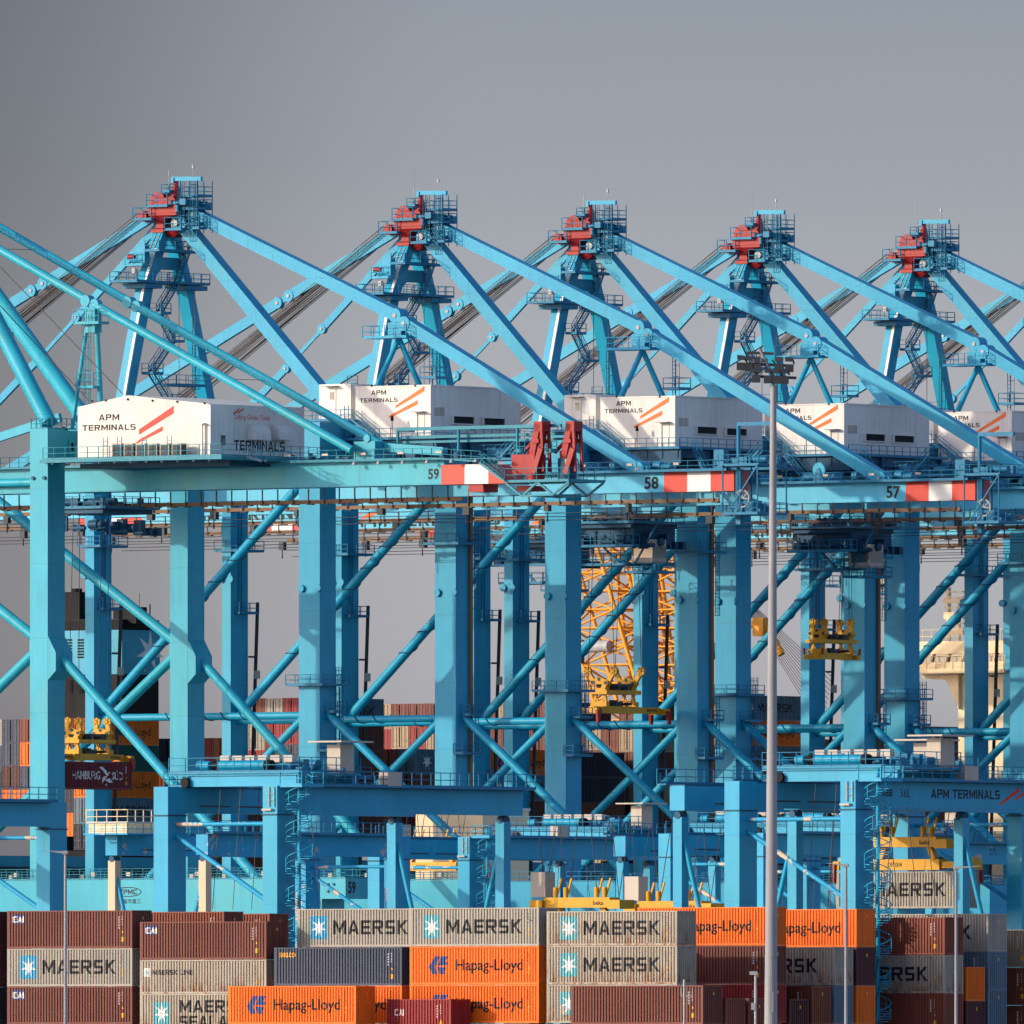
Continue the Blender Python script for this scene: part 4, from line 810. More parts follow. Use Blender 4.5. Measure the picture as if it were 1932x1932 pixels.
# ------------------------------------------------------------------ containers
CW = 2.438
def corr(L):
    n = max(8, round((L - .34) / .272)); p = (L - .34) / n; br = []
    for i in range(n): x = .17 + i * p; br += [(x, .01), (x + .4 * p, .01), (x + .48 * p, .09), (x + .92 * p, .09)]
    return br + [(L - .17, .01)]
def prof_y(br, x):
    if x <= br[0][0] or x >= br[-1][0]: return .0
    for (x0, y0), (x1, y1) in zip(br, br[1:]):
        if x0 <= x <= x1: return y0 + (y1 - y0) * (x - x0) / max(1e-9, x1 - x0)
    return .01
CACHE = {}
def cmesh(L, H, what):
    key = (L, H, what)
    if key in CACHE: return CACHE[key]
    m = MB()
    if what == 'panels':
        br = corr(L); z0, z1 = .16, H - .09
        for y, s in ((0, 1), (CW, -1)):
            vs = [(x, y + s * d, z) for x, d in br for z in (z0, z1)]; k = len(br)
            m.add(vs, [(2 * i, 2 * i + 2, 2 * i + 3, 2 * i + 1) if s > 0 else (2 * i + 1, 2 * i + 3, 2 * i + 2, 2 * i) for i in range(k - 1)])
        n = 8; p = (CW - .3) / n; be = []
        for i in range(n): y = .15 + i * p; be += [(y, .015), (y + .36 * p, .015), (y + .5 * p, .08), (y + .86 * p, .08)]
        be.append((CW - .15, .015))
        vs = [(L - d, y, z) for y, d in be for z in (z0, z1)]; m.add(vs, [(2 * i, 2 * i + 2, 2 * i + 3, 2 * i + 1) for i in range(len(be) - 1)])
        m.box(.05, L - .05, .05, CW - .05, H - .1, H - .012)
    elif what == 'frame':
        for x in (0, L - .17):
            for y in (0, CW - .15): m.box(x, x + .17, y, y + .15, .12, H - .12)
            m.box(x, x + .17, .15, CW - .15, .0, .15); m.box(x, x + .17, .15, CW - .15, H - .11, H)
        for y in (0, CW - .09): m.box(.17, L - .17, y, y + .09, .006, .16); m.box(.17, L - .17, y + .005, y + .075, H - .09, H - .006)
        for x in (-.004, L - .176):
            for y in (-.004, CW - .166):
                for z in (-.004, H - .118): m.box(x, x + .18, y, y + .17, z, z + .122)
    elif what == 'door':
        w = CW / 2 - .16; m.box(.02, .06, .15, .15 + w, .16, H - .11)
        for i in range(5): z = .3 + i * (H - .5) / 5; m.box(.0, .02, .24, .06 + w, z, z + (H - .5) / 5 - .16)
    elif what == 'locking_bar':
        w = CW / 2 - .16
        for y in (.15 + w * .3, .15 + w * .78):
            m.tube((-.03, y, .1), (-.03, y, H - .06), .025, 5)
            for z in (.25, H * .35, H * .62, H - .3): m.box(-.06, 0, y - .07, y + .07, z, z + .07)
            m.box(-.07, -.03, y - .25, y, H * .36, H * .36 + .05)
    me = m.mesh('container_' + what); me.materials.append(None); CACHE[key] = me; return me
def inst(name, me, mat, parent, loc=None):
    o = bpy.data.objects.new(name, me); COL.objects.link(o); o.parent = parent
    if loc: o.location = loc
    sl = o.material_slots[0]; sl.link = 'OBJECT'; sl.material = M[mat]; return o
def conform(name, vs, fs, mat, L, lift, key):
    """Lay flat lettering (x along the box, z up) on the corrugated side."""
    k = (key, L)
    if k in CACHE: return CACHE[k]
    br = corr(L); bm = bmesh.new(); bv = [bm.verts.new((x, 0, z)) for x, z in vs]
    for f in fs:
        try: bm.faces.new([bv[i] for i in f])
        except ValueError: pass
    x0, x1 = min(v[0] for v in vs), max(v[0] for v in vs)
    for x, _ in br:
        if x0 < x < x1: bmesh.ops.bisect_plane(bm, geom=bm.verts[:] + bm.edges[:] + bm.faces[:], plane_co=(x, 0, 0), plane_no=(1, 0, 0))
    for v in bm.verts: v.co.y = prof_y(br, v.co.x) - lift
    bmesh.ops.recalc_face_normals(bm, faces=bm.faces[:])
    for f in bm.faces:
        if f.normal.y > 0: f.normal_flip()
    me = bpy.data.meshes.new(name); bm.to_mesh(me); bm.free(); me.materials.append(M[mat]); CACHE[k] = me; return me
def T(txt, x0, x1, z0, z1, bold): vs, fs = glyphs(txt, bold); return fit(vs, x0, x1, z0, z1), fs
def P(*polys):
    vs, fs = [], []
    for p in polys: fs.append(tuple(range(len(vs), len(vs) + len(p)))); vs += p
    return vs, fs
def star(cx, cz, r, ri=.42, n=7, sx=1.):
    pts = []
    for i in range(2 * n): t = math.pi / 2 + i * math.pi / n; q = r if i % 2 == 0 else r * ri; pts.append((cx + q * math.cos(t) * sx, cz + q * math.sin(t)))
    vs = [(cx, cz)] + pts; return vs, [(0, 1 + i, 1 + (i + 1) % (2 * n)) for i in range(2 * n)]
def rect(x0, x1, z0, z1, r=.0):
    if not r: return [(x0, z0), (x1, z0), (x1, z1), (x0, z1)]
    return [(x0 + r, z0), (x1 - r, z0), (x1, z0 + r), (x1, z1 - r), (x1 - r, z1), (x0 + r, z1), (x0, z1 - r), (x0, z0 + r)]
def logo_items(kind, H):
    c = H / 2 + .03
    if kind == 'MAERSK': return [('logo_panel', P(rect(1.27, 2.87, c - .88, c + .88, .08)), 'logoblue', 1), ('logo_star', star(2.07, c - .02, .82, .36, 7, .93), 'logowhite', 2), ('lettering', T('MAERSK', 3.45, 10.6, c - .53, c + .54, .03), 'ink', 1)]
    if kind == 'MAERSKFADED': return [('logo_panel', P(rect(1.27, 2.87, c - .88, c + .88, .08)), 'fadedblue', 1), ('logo_star', star(2.07, c - .02, .82, .36, 7, .93), 'logowhite', 2), ('lettering', T('MAERSK', 3.45, 10.6, c - .53, c + .54, .03), 'ink', 1)]
    if kind == 'SEALAND': return [('logo_panel', P(rect(1.3, 2.9, c - .95, c + .8, .08)), 'fadedblue', 1), ('logo_star', star(2.1, c - .05, .8, .36, 7, .93), 'logowhite', 2), ('lettering', T('MAERSK', 3.8, 10.4, c + .0, c + .95, .05), 'ink', 1), ('lettering', T('SEALAND', 3.8, 10.4, c - 1.15, c - .25, .05), 'ink', 1)]
    if kind == 'LINE': return [('logo_panel', P(rect(.42, .95, c - .02, c + .65)), 'logowhite', 1), ('logo_star', star(.68, c + .3, .22, .4), 'fadedblue', 2), ('lettering', T('MAERSK LINE', 1.2, 5.1, c + .12, c + .5, .03), 'ink', 1)]
    if kind == 'HAPAG':
        q = lambda L_: [(1.77 + (x - 1218) / 73.4, c + (1519 - y) / 94) for x, y in L_]
        h = [q([(1262, 1455), (1220, 1530), (1262, 1535), (1298, 1455)]), q([(1220, 1530), (1243, 1583), (1282, 1583), (1262, 1535)]), q([(1306, 1455), (1280, 1520), (1345, 1520), (1350, 1497), (1336, 1497), (1352, 1455)]), q([(1278, 1533), (1294, 1583), (1334, 1583), (1322, 1560), (1336, 1560), (1341, 1533)])]
        h_ = [[(1.77, c - .02), (2.25, c + .67), (2.62, c + .67), (2.15, c - .02)], [(1.77, c - .02), (2.15, c - .02), (2.42, c - .66), (2.05, c - .66)],
             [(2.42, c - .02), (2.72, c + .67), (3.1, c + .67), (2.82, c + .1)], [(2.5, c - .1), (2.86, c - .05), (3.0, c - .66), (2.62, c - .66)],
             [(2.82, c + .1), (2.95, c + .3), (3.5, c + .3), (3.5, c + .05), (2.86, c + .05)], [(2.86, c - .1), (3.5, c - .1), (3.35, c - .38), (2.92, c - .38)], [(3.1, c + .3), (3.28, c + .67), (3.57, c + .67), (3.4, c + .3)], [(2.98, c - .38), (3.3, c - .38), (3.16, c - .66), (2.9, c - .66)]]
        return [('logo_mark', P(*h), 'logonavy', 1), ('lettering', T('Hapag-Lloyd', 4.36, 10.68, c - .66, c + .44, .012), 'ink', 1)]
    if kind == 'CAI': return [('logo_panel', P(rect(.47, 1.67, H - .98, H - .3)), 'logonavy', 1), ('lettering', T('CAI', .53, 1.63, H - .9, H - .42, .05), 'logowhite', 2), ('logo_dots', P(*[rect(x, x + .12, H - .72, H - .56) for x in (.66, .9, 1.36)]), 'logoyellow', 3)]
    if kind == 'CAIW': return [('lettering', T('CAI', .75, 1.6, H - 1.25, H - .75, .04), 'logowhite', 1)]
    if kind == 'SEACO': return [('lettering', T('seaco', .5, 2.0, H - .75, H - .38, .06), 'logoyellow', 1)]
    if kind == 'STAR': return [('logo_star', star(2.2, c, .95, .38), 'logowhite', 1), ('lettering', T('MAERSK', 3.6, 10.6, c - .5, c + .5, .05), 'ink', 1)]
    if kind == 'HSUD':
        b = [[(6.55, c + .85), (7.0, c + .95), (7.7, c + .55), (8.0, c + .2), (7.6, c + .1), (7.2, c + .5)], [(8.0, c + .2), (8.45, c + .5), (8.1, c - .0), (7.9, c - .05), (7.6, c + .1)], [(8.0, c + .0), (7.2, c - .15), (6.95, c - .9), (7.5, c - .45)], [(7.5, c - .45), (8.3, c - .3), (8.9, c - .75), (8.2, c - .75)]]
        return [('lettering', T('HAMBURG', 1.9, 6.65, c - .45, c + .45, -.0), 'logowhite', 1), ('lettering', T('S\u00dcD', 8.75, 10.6, c - .45, c + .55, -.0), 'logowhite', 1), ('logo_bird', P(*b), 'logowhite', 2), ('logo_mark', star(7.75, c - 1.0, .2, .35, 4), 'logowhite', 1)]
    return []
M['fadedblue'] = paint('faded_logo_blue', (.13, .42, .47), .55, .25, chips=.03, chipcol=(.5, .42, .32))
def container(label, loc, L, H, col, kind=None, rz=ROT, group=None, doors=False, marks=True, seed=0):
    t = thing('shipping_container', label, 'shipping container', loc, rz, group); mat = 'c_' + col
    inst('side_panel', cmesh(L, H, 'panels'), mat, t); inst('frame', cmesh(L, H, 'frame'), mat, t)
    if doors:
        for y in (0, CW / 2 + .01): d = inst('door', cmesh(L, H, 'door'), mat, t, (0, y, 0)); inst('locking_bar', cmesh(L, H, 'locking_bar'), 'bar', d)
    for i, (nm, (vs, fs), mt, ly) in enumerate(logo_items(kind, H) if kind else ()):
        link(nm, conform(nm, vs, fs, mt, L, .004 * ly + .003, (kind, i, H)), t)
    if marks:
        c = 'ink' if col in ('grey', 'greyrust', 'orange') else 'logowhite'; x = L - 1.05; w = P(*([rect(x + .0, x + .09, z, z + .13) for z in (H - .55, H - .75, H - .95, H - 1.15)] + ([rect(x - .35, x - .27, z, z + .13) for z in (H - .6, H - .8, H - 1.0, H - 1.2, H - 1.4)] if c != 'ink' else [])))
        link('number_marking', conform('number_marking', *w, c, L, .006, ('mk', c, H)), t)
        y = P([(x, H - 1.72), (x + .2, H - 1.72), (x + .1, H - 1.52)], rect(x - .05, x + .22, .5, .85) if col not in ('grey', 'greyrust', 'orange') else rect(x + .02, x + .15, .8, .92))
        link('warning_sticker', conform('warning_sticker', *y, 'logoyellow', L, .006, ('ym', col in ('grey', 'greyrust', 'orange'), H)), t)
        if len(label) % 3 == 0: return t
        m = MB(); m.box(L, L + .005, 1.28, 1.42, H - .72, H - .48); s = CACHE.setdefault(('es', H, L), m.mesh('end_sticker'));
        if not s.materials: s.materials.append(M['logoyellow'])
        link('end_sticker', s, t)
    return t
C0 = Fr.at(773, 1493); PITCH_A, PITCH_B = 12.95, 2.87
GY = 'containers stacked in the yard in the foreground'
def stack(bay, row, ztop, items, where, L=12.192, da=0, src=None):
    z = ztop
    for i, it in enumerate(items):
        col, kind, H, lab = it; z -= H
        x, y = C0.w((bay - 4) * PITCH_A + da, row * PITCH_B); container(lab + ' ' + where if where else lab, (x, y, z), L, H, col, kind, group=GY); z -= .014
h9, h8 = 2.896, 2.591
stack(0, 0, 14.6, [('dkmaroon', None, h9, 'sliver of a dark red container at the left edge beside the top maroon one'), ('dkmaroon', None, h9, 'sliver of a dark red container at the left edge beside the grey one'), ('black', None, h9, 'sliver of a black container in the bottom left corner')], '')
stack(1, 0, 14.65, [('maroon', 'CAI', h9, 'maroon container with small blue panel, top of the leftmost stack'), ('grey', 'MAERSK', h9, 'grey container with blue star panel in the leftmost stack between two maroon ones'), ('maroon', 'CAI', h9, 'maroon container with small blue panel, bottom of the leftmost stack')], '')
stack(1, 4, 14.62, [('brick', None, h9, 'orange brown container whose top strip shows over the second stack from the left')], '')
stack(1, 6, 14.5, [('brick', None, h9, 'rusty red container peeking out just left of the spiral stairs')], '')
stack(2, 0, 13.75, [('maroon', 'CAI', h9, 'maroon container with small blue panel, top of the second stack from the left'), ('greyrust', 'LINE', h8, 'cream grey container with one small line of lettering under a maroon one'), ('greyrust', 'SEALAND', h9, 'cream grey container with two lines of big lettering half behind an orange one')], '')
stack(3, 0, 11.75, [('navy', 'SEACO', h9, 'dark blue grey container with small yellow lettering'), ('orange', 'HAPAG', h9, 'orange container mostly hidden behind the bottom left orange one')], '')
stack(3, 1, 14.7, [('grey', 'MAERSK', h9, 'grey container with vivid blue star panel above the dark blue one'), ('maroon', None, h9, 'maroon container hidden behind the dark blue one')], '')
stack(3, -2, 8.8, [('orange', 'HAPAG', h9, 'orange container standing forward at the bottom left of centre')], '')
stack(4, 0, 14.7, [('grey', 'MAERSKFADED', h9, 'grey container with faded green star panel on two orange ones'), ('orange', 'HAPAG', h9, 'orange container directly under the grey one with faded green panel'), ('orange', 'HAPAG', h9, 'orange container partly behind the small crimson one')], '')
stack(4, -1, 7.8, [('crimson', 'CAIW', h8, 'short crimson container in front of an orange one at the bottom')], '', L=6.058)
stack(5, 0, 14.4, [('greyrust', 'MAERSKFADED', h8, 'rust stained grey container, top of the third big stack near the centre'), ('greyrust', 'MAERSKFADED', h9, 'heavily rust streaked grey container under another rust stained grey one'), ('greyrust', 'MAERSKFADED', h9, 'rusty grey container mostly hidden behind the bottom maroon one')], '')
stack(6, -5, 8.75, [('maroon', None, h9, 'maroon container with a tiny black and yellow sticker, bottom centre right')], '')
stack(6, -4, 7.8, [('brown', None, h8, 'dark brown container end left of the tall mast at the bottom')], '')
stack(6, -3, 7.8, [('brown', None, h8, 'dark brown container end partly behind the foot of the tall mast')], '')
stack(5, 4, 14.75, [('orange', 'HAPAG', h9, 'orange container left of the tall mast, its front half shaded'), ('maroon', None, h9, 'maroon container under the orange one left of the tall mast'), ('crimson', None, h9, 'crimson container behind the foot of the tall mast')], '')
stack(5, 6, 8.8, [('brown', None, h9, 'brick container end at the bottom between the mast and the first thin lamp post')], '')
stack(5, 5, 7.8, [('dkmaroon', None, h8, 'dark purple container end at the bottom just right of the tall mast')], '')
stack(5, 7, 11.77, [('greyrust', 'MAERSK', h9, 'shaded grey container under the right orange one'), ('paleblue', None, h9, 'pale blue rusty container end at the foot of the first thin lamp post')], '')
stack(5, 8, 14.66, [('orange', 'HAPAG', h9, 'orange container right of the tall mast beside the spiral stairs'), ('dkmaroon', None, h9, 'dark maroon container end under the right orange one'), ('orange', None, h9, 'orange container end at the bottom right of the pale blue one')], '')
stack(5, 12, 14.1, [('brick', None, h9, 'terracotta container topmost right of the spiral stairs'), ('greyrust', 'MAERSK', h9, 'grey container between two terracotta ones by the right lamp post'), ('brick', None, h9, 'half shaded terracotta container at the bottom by the right lamp post')], '')
stack(5, 14, 14.4, [('grey', 'MAERSK', h9, 'grey container mostly behind the terracotta one near the right edge'), ('paleblue', None, h9, 'pale blue container in the middle of the rightmost full stack'), ('paleblue', None, h9, 'pale blue container at the bottom of the rightmost full stack')], '')
stack(5, 13, 10.3, [('orange', None, h8, 'orange container end set low near the right edge'), ('dkmaroon', 'CAIW', h9, 'dark purple container end with white lettering low near the right edge')], '')
stack(5, 16, 13.2, [('tan', None, h9, 'pale container cut by the right edge'), ('brick', None, h9, 'rust red container cut by the right edge, middle tier'), ('brown', None, h9, 'brown container cut by the right edge, lowest tier')], '')

# ------------------------------------------------------------------ containers in the air
x, y = M59.w(h59.x + CW / 2, 11.8 - 6.1)
container('dark red container hanging from a yellow spreader left of centre, white bird emblem', (x, y, h59.z - .62 - h9), 12.192, h9, 'wine', 'HSUD', rz=ROT + math.pi / 2, marks=True)
# ------------------------------------------------------------------ yard gantry cranes
G_YC = 'blue yard gantry cranes over the container stacks'
def spiral(m, x, y, z0, z1, r=1.05, pitch=2.5):
    m.tube((x, y, z0), (x, y, z1 + 1), .14, 8); n = int((z1 - z0) / pitch * 13); ph = .6
    pts = []
    for i in range(n + 1):
        t = ph + 2 * math.pi * i / 13; z = z0 + (z1 - z0) * i / n; d = Vector((math.cos(t), math.sin(t), 0)); c = Vector((x, y, z))
        if i < n: m.beam(c + d * .1, c + d * r, .5, .06, d.cross(Vector((0, 0, 1))))
        pts.append(c + d * r + Vector((0, 0, 1.0)))
        if i % 3 == 0: m.tube(c + d * r, c + d * r + Vector((0, 0, 1.0)), .035, 4)
    m.path(pts, .045, 4); m.path([p - Vector((0, 0, .5)) for p in pts], .035, 3); return m
def yard_crane(label, fr, da=10.9, span=32., mirror=False, tb=2., mat='yard', trolley_on=True, spin=True, lod=0):
    """fr: frame whose origin is the near corner of the rigid leg on the land side (or the girder end when mirrored)."""
    t = thing('yard_gantry_crane', label, 'gantry crane', (fr.X, fr.Y, 0), group=G_YC)
    zt, zb = 24.5, 22.55; H = lambda b: span - b if mirror else b
    def bx(m, a0, a1, b0, b1, z0, z1): b0, b1 = sorted((H(b0), H(b1))); return m.box(a0, a1, b0, b1, z0, z1)
    for a in (0, -da):
        m = MB(); bx(m, a - 1.42, a, 0, 2.3, 1.5, zt + .1); lg = m.build('leg', mat, t)
        m = MB(); bx(m, a - 1.5, a + .06, -.1, 2.4, zb - .25, zb - .15); m.build('leg_flange', 'dkblue', lg)
        m = MB(); bx(m, a - 1.42, a, 2.3, span, zb, zt); g = m.build('main_girder', mat, t)
        m = MB(); bx(m, a - 1.5, a + .08, 2.3, span + .05, zt + .003, zt + .06); m.build('top_flange', 'dkblue', g)
        m = MB(); e = -1 if a else 1; ae = a + .08 if not a else a - 1.5
        x0, x1 = (ae, ae + .9) if not a else (ae - .9, ae)
        bx(m, x0, x1, 2.5, span + .4, zt + .05, zt + .15); b0, b1 = sorted((H(2.5), H(span + .4))); xr = x1 - .04 if not a else x0 + .04
        m.rail([(xr, b0, zt + .15), (xr, b1, zt + .15)], 1.15, 1.25); m.rail([(x0, b1, zt + .15), (x1, b1, zt + .15)], 1.15, .9); m.build('walkway', 'deck', g)
        bl = span - .95 if mirror else 29.9; s = .55 if not a else -.55
        m = MB(); bx(m, a - 1.15 + s * 0, a - .3, bl, bl + .9, 1.5, zb - .5); pl = m.build('pendulum_leg', 'bareleg' if mat == 'yardworn' else mat, t)
        m = MB(); m.disc((a - .7, H(bl + .45), zb - .35), (0, 1, 0), .3, 1.0, 12); bx(m, a - 1.0, a - .4, bl + .2, bl + .7, zb - .5, zb - .02); m.build('hinge', 'dkblue', pl)
        m = MB(); xi = -da + .3 if not a else -1.6 ; q0 = a - .7
        m.tube((q0, H(bl + .45), zb - 1.2), (q0 + (3.4 if a else -3.4), H(bl + .45), 9), .2, 10); m.build('leg_brace', mat, t)
    m = MB(); m.tube((-da, H(1.1), zb - .9), (-1.42, H(1.1), zb - .9), .17, 10); m.build('tie_tube', 'peel', t)
    m = MB(); m.tube((-da, H(1.1), zb - 1.8), (-1.42, H(1.1), 15.4), .2, 10); m.build('diagonal_brace', 'peel', t)
    m = MB(); m.tube((-da, H(1.1), 5), (-1.42, H(1.1), 13), .2, 10); m.build('diagonal_brace', mat, t)
    for b in (1.1, 29.): m = MB(); bx(m, -da - 3, 1.6, b - .8, b + .8, 1.2, 2.6); m.build('bogie_beam', mat, t)
    m = MB()
    for i in range(5): bx(m, -da - .12, -da + .02, 4 + i * 5, 8 + i * 5, zb + .5, zb + .62)
    m.build('cable_tray', 'steel', t)
    if spin and not lod:
        m = spiral(MB(), 1.25, H(1.2), 4, zt); m.deck(.1, 2.3, min(H(.2), H(3)), max(H(.2), H(3)), zt + .1, 'ac'); m.build('spiral_stair', mat, t)
        m = MB(); m.ladder((-.5, H(0) - .1 if not mirror else H(2.3) - .1, zb + .4), (-.5, H(0) - .1 if not mirror else H(2.3) - .1, zt), (1, 0, 0), .5); bx(m, -1.3, -.4, -.3, 0, zb + .1, zb + .25); m.build('ladder', 'box', t)
    if trolley_on:
        z = zt; y0, y1 = sorted((H(tb), H(tb + 8)))
        m = MB(); m.box(-da + .6, .2, y0 + .2, y0 + .6, z + .1, z + .95); m.box(-da - 1.5, .6, y0, y0 + .35, z + .95, z + 1.2); m.box(-da - 1.5, .6, y0, y1, z + 1.0, z + 1.15); m.box(-da + .6, .2, y1 - .6, y1 - .2, z + .1, z + .95)
        RL = MB(); RL.rail([(-da - 1.5, y0 + .05, z + 1.2), (.6, y0 + .05, z + 1.2), (.6, y1, z + 1.2)], 1.15, 1.6); RL.rail([(-da - 1.5, y0 + .05, z + .1), (-da + .1, y0 + .05, z + .1)], 1., .8); tr = m.build('trolley', mat, t); m = RL; m.build('handrail', 'deck', tr)
        m = MB(); m.tube((-da + 2.9, y0 + 1, z + 1.75), (-da + 7.4, y0 + 1, z + 1.75), .42, 18); m.tube((-da + 1.1, y0 + 1, z + 1.75), (-da + 1.9, y0 + 1, z + 1.75), .38, 14); dr = m.build('hoist_drum', mat, tr)
        m = MB(); m.tube((-da + 2.3, y0 + 1, z + 1.75), (-da + 2.88, y0 + 1, z + 1.75), .43, 16); m.tube((-da + 7.42, y0 + 1, z + 1.75), (-da + 8, y0 + 1, z + 1.75), .43, 16); m.build('drum_rope', 'black', dr)
        m = MB()
        for i in range(6): m.box(-da + 2.2 + i * 1.25, -da + 3.1 + i * 1.25, y0 + 1.8, y0 + 2.4, z + 2., z + 2.55)
        m.build('drive_cabinet', 'box', tr)
        m = MB(); clutter(m, 34, -da - .5, .2, y0 + 1.6, y1 - .5, z + 1.15, 1.2, int(fr.X * 3) % 50); m.build('trolley_machinery', 'deck', tr)
        m = MB(); m.disc((-da + .2, y0 - .02, z + .42), (0, 1, 0), .4, .3, 14); m.build('wheel', 'black', tr)
        bh = sorted((H(tb + 5.2), H(tb + 7.0)))
        m = MB(); m.box(-.6, .7, bh[0], bh[1], z + 1.16, z + 3.4); eh = m.build('control_cabinet', 'box', tr)
        m = MB(); m.box(-1.6, 1.7, bh[0] - 1.2, bh[1] + 1.2, z + 3.55, z + 3.68); m.tube((.6, bh[0] + .2, z + 3.3), (.6, bh[0] + .2, z + 3.6), .1, 6); m.build('sun_roof', 'box', eh)
        m = MB()
        for x in (-da + 3, -da + 5, -da + 7.5):
            for yy in (y0 + 1, y1 - 2): m.tube((x, yy, z + 1.2), (x + 1.2 * (-1 if x < -5 else 1), yy + .4, 15), .035, 3)
        m.build('hoist_rope', 'rope', tr)
        bh = sorted((H(13), H(14.8)))
        m = MB(); m.box(.1, 1.0, bh[0], bh[1], zt + .2, zt + 1.3); m.build('switch_cabinet', 'box', t)
    return t
kL = K(520, 2130, 600); k4 = K(2200, 2200, 800); k3b = K(1500, 2200, 800); k2b = K(750, 2200, 800)
def F_at(u, D): return Fr.at(u, D)
YA = F_at(522.9, 1540)
yard_crane('blue yard gantry with spiral stairs standing behind the stacks left of centre', YA, 10.8)
YB = F_at(1614, 1507); yb = yard_crane('blue yard gantry marked 36L at the right with black lettering on its girder', YB, 11.0, tb=5.)
zt, zb = 24.5, 22.55
for txt, x0, x1, y0, y1, bo in (('ABB', 920, 998, 320, 272, .05), ('36L', 1055, 1128, 328, 270, -.005), ('APM TERMINALS', 1275, 1760, 335, 278, .03)):
    p, q = YB.a(*k4(x0, y0), .0), YB.a(*k4(x1, y1), .0); text_on('lettering', txt, 'ink', yb, 'a', .012, p.y, q.y, p.z, q.z, bo)
for pts in (((1760, 390), (1900, 290), (1900, 255), (1760, 370)), ((1872, 355), (1960, 290), (1960, 268), (1872, 335))):
    plate('logo_stripe', [(lambda p: (p.y, p.z))(YB.a(*k4(x, y), 0.)) for x, y in pts], 'stripe', yb, 'a', .004)
YC = F_at(885.7, 1917); yc = yard_crane('blue yard gantry farther back in the centre with a peeled pale patch on its girder', YC, 11.0, tb=22, mat='yard')
r = random.Random(11); blob = []
def patch(parent, fr, k, x0, x1, y0, y1, axis='a', seed=1):
    r = random.Random(seed); p, q = fr.a(*k(x0, y1), 0.), fr.a(*k(x1, y0), 0.); cy, cz, ry, rz = (p.y + q.y) / 2, (p.z + q.z) / 2, abs(q.y - p.y) / 2, abs(q.z - p.z) / 2
    pts = [(cy + ry * (.62 + .38 * r.random()) * math.cos(t), cz + rz * (.6 + .4 * r.random()) * math.sin(t)) for t in [2 * math.pi * i / 40 for i in range(40)]]
    m = MB(); m.add([(.008, y, z) for y, z in [(cy, cz)] + pts], [(0, 1 + i, 1 + (i + 1) % 40) for i in range(40)]); m.build('bare_patch', 'bare', parent)
M['bare'] = paint('bare_primer_patch', (.40, .37, .40), .6, .3)
for i, (x0, x1, y0, y1) in enumerate(((882, 1000, 655, 765), (960, 1035, 665, 765), (1062, 1098, 668, 765))): patch(yc, YC, k3b, x0, x1, y0, y1, seed=i)
p, q = F_at(1291.4, 1531), None
YD = p; yard_crane('blue yard gantry whose girder end shows just left of the tall mast', YD.off(11.0, 0), 11.0, mirror=True, tb=9, spin=False)
YE = F_at(221, 1890); ye = yard_crane('blue yard gantry farther back at the left under a cream cabin', YE.off(11., 0), 11.0, mirror=True, tb=60, mat='yardworn', trolley_on=False, spin=False)
m = MB(); m.box(-13.2, -8.6, -1.6, 5, zt + .1, zt + 1.1); cb = m.build('cream_cabin', 'cream', ye)
m = MB(); m.rail([(-13.4, -1.7, zt + 1.1), (-8.4, -1.7, zt + 1.1), (-8.4, 7, zt + 1.1)], 1.3, 1.2, .1); m.build('cabin_rail', 'cream', cb)
m = MB(); m.rail([(-13.4, -2.2, zt), (-8, -2.2, zt), (-8, 7.5, zt)], 1.15, 1.2); m.build('handrail', 'yardworn', ye)
x0 = F_at(80, 1643).off(0, -28.7); yard_crane('blue yard gantry cut by the left edge, one leg in the frame', x0, 11.0, mirror=True, tb=60, trolley_on=False, spin=False)
YG = F_at(1602, 1961); yg = yard_crane('worn blue yard gantry marked 27L behind the hanging grey container', YG, 11.0, tb=12, mat='yard', spin=False)
for txt, x0, x1, y0, y1, bo in (('APM TERMINALS', 1010, 1405, 733, 690, .03), ('27L', 1686, 1742, 738, 692, -.005)):
    p, q = YG.a(*k4(x0, y0), .0), YG.a(*k4(x1, y1), .0); text_on('lettering', txt, 'ink', yg, 'a', .012, p.y, q.y, p.z, q.z, bo)
plate('logo_stripe', [(lambda p: (p.y, p.z))(YG.a(*k4(x, y), 0.)) for x, y in ((1410, 770), (1495, 715), (1495, 688), (1410, 748))], 'stripe', yg, 'a', .004)
for i, (x0, x1, y0, y1) in enumerate(((1580, 1640, 720, 775), (1390, 1440, 720, 790), (1680, 1715, 668, 688))): patch(yg, YG, k4, x0, x1, y0, y1, seed=i + 5)
yard_crane('blue yard gantry far back with its girder ends between the two front gantries', F_at(1180, 1900).off(11, 0), 11.0, mirror=True, tb=14, spin=False)
yard_crane('blue yard gantry far back behind the first thin lamp post', F_at(1440, 1880), 11.0, tb=14, spin=False)
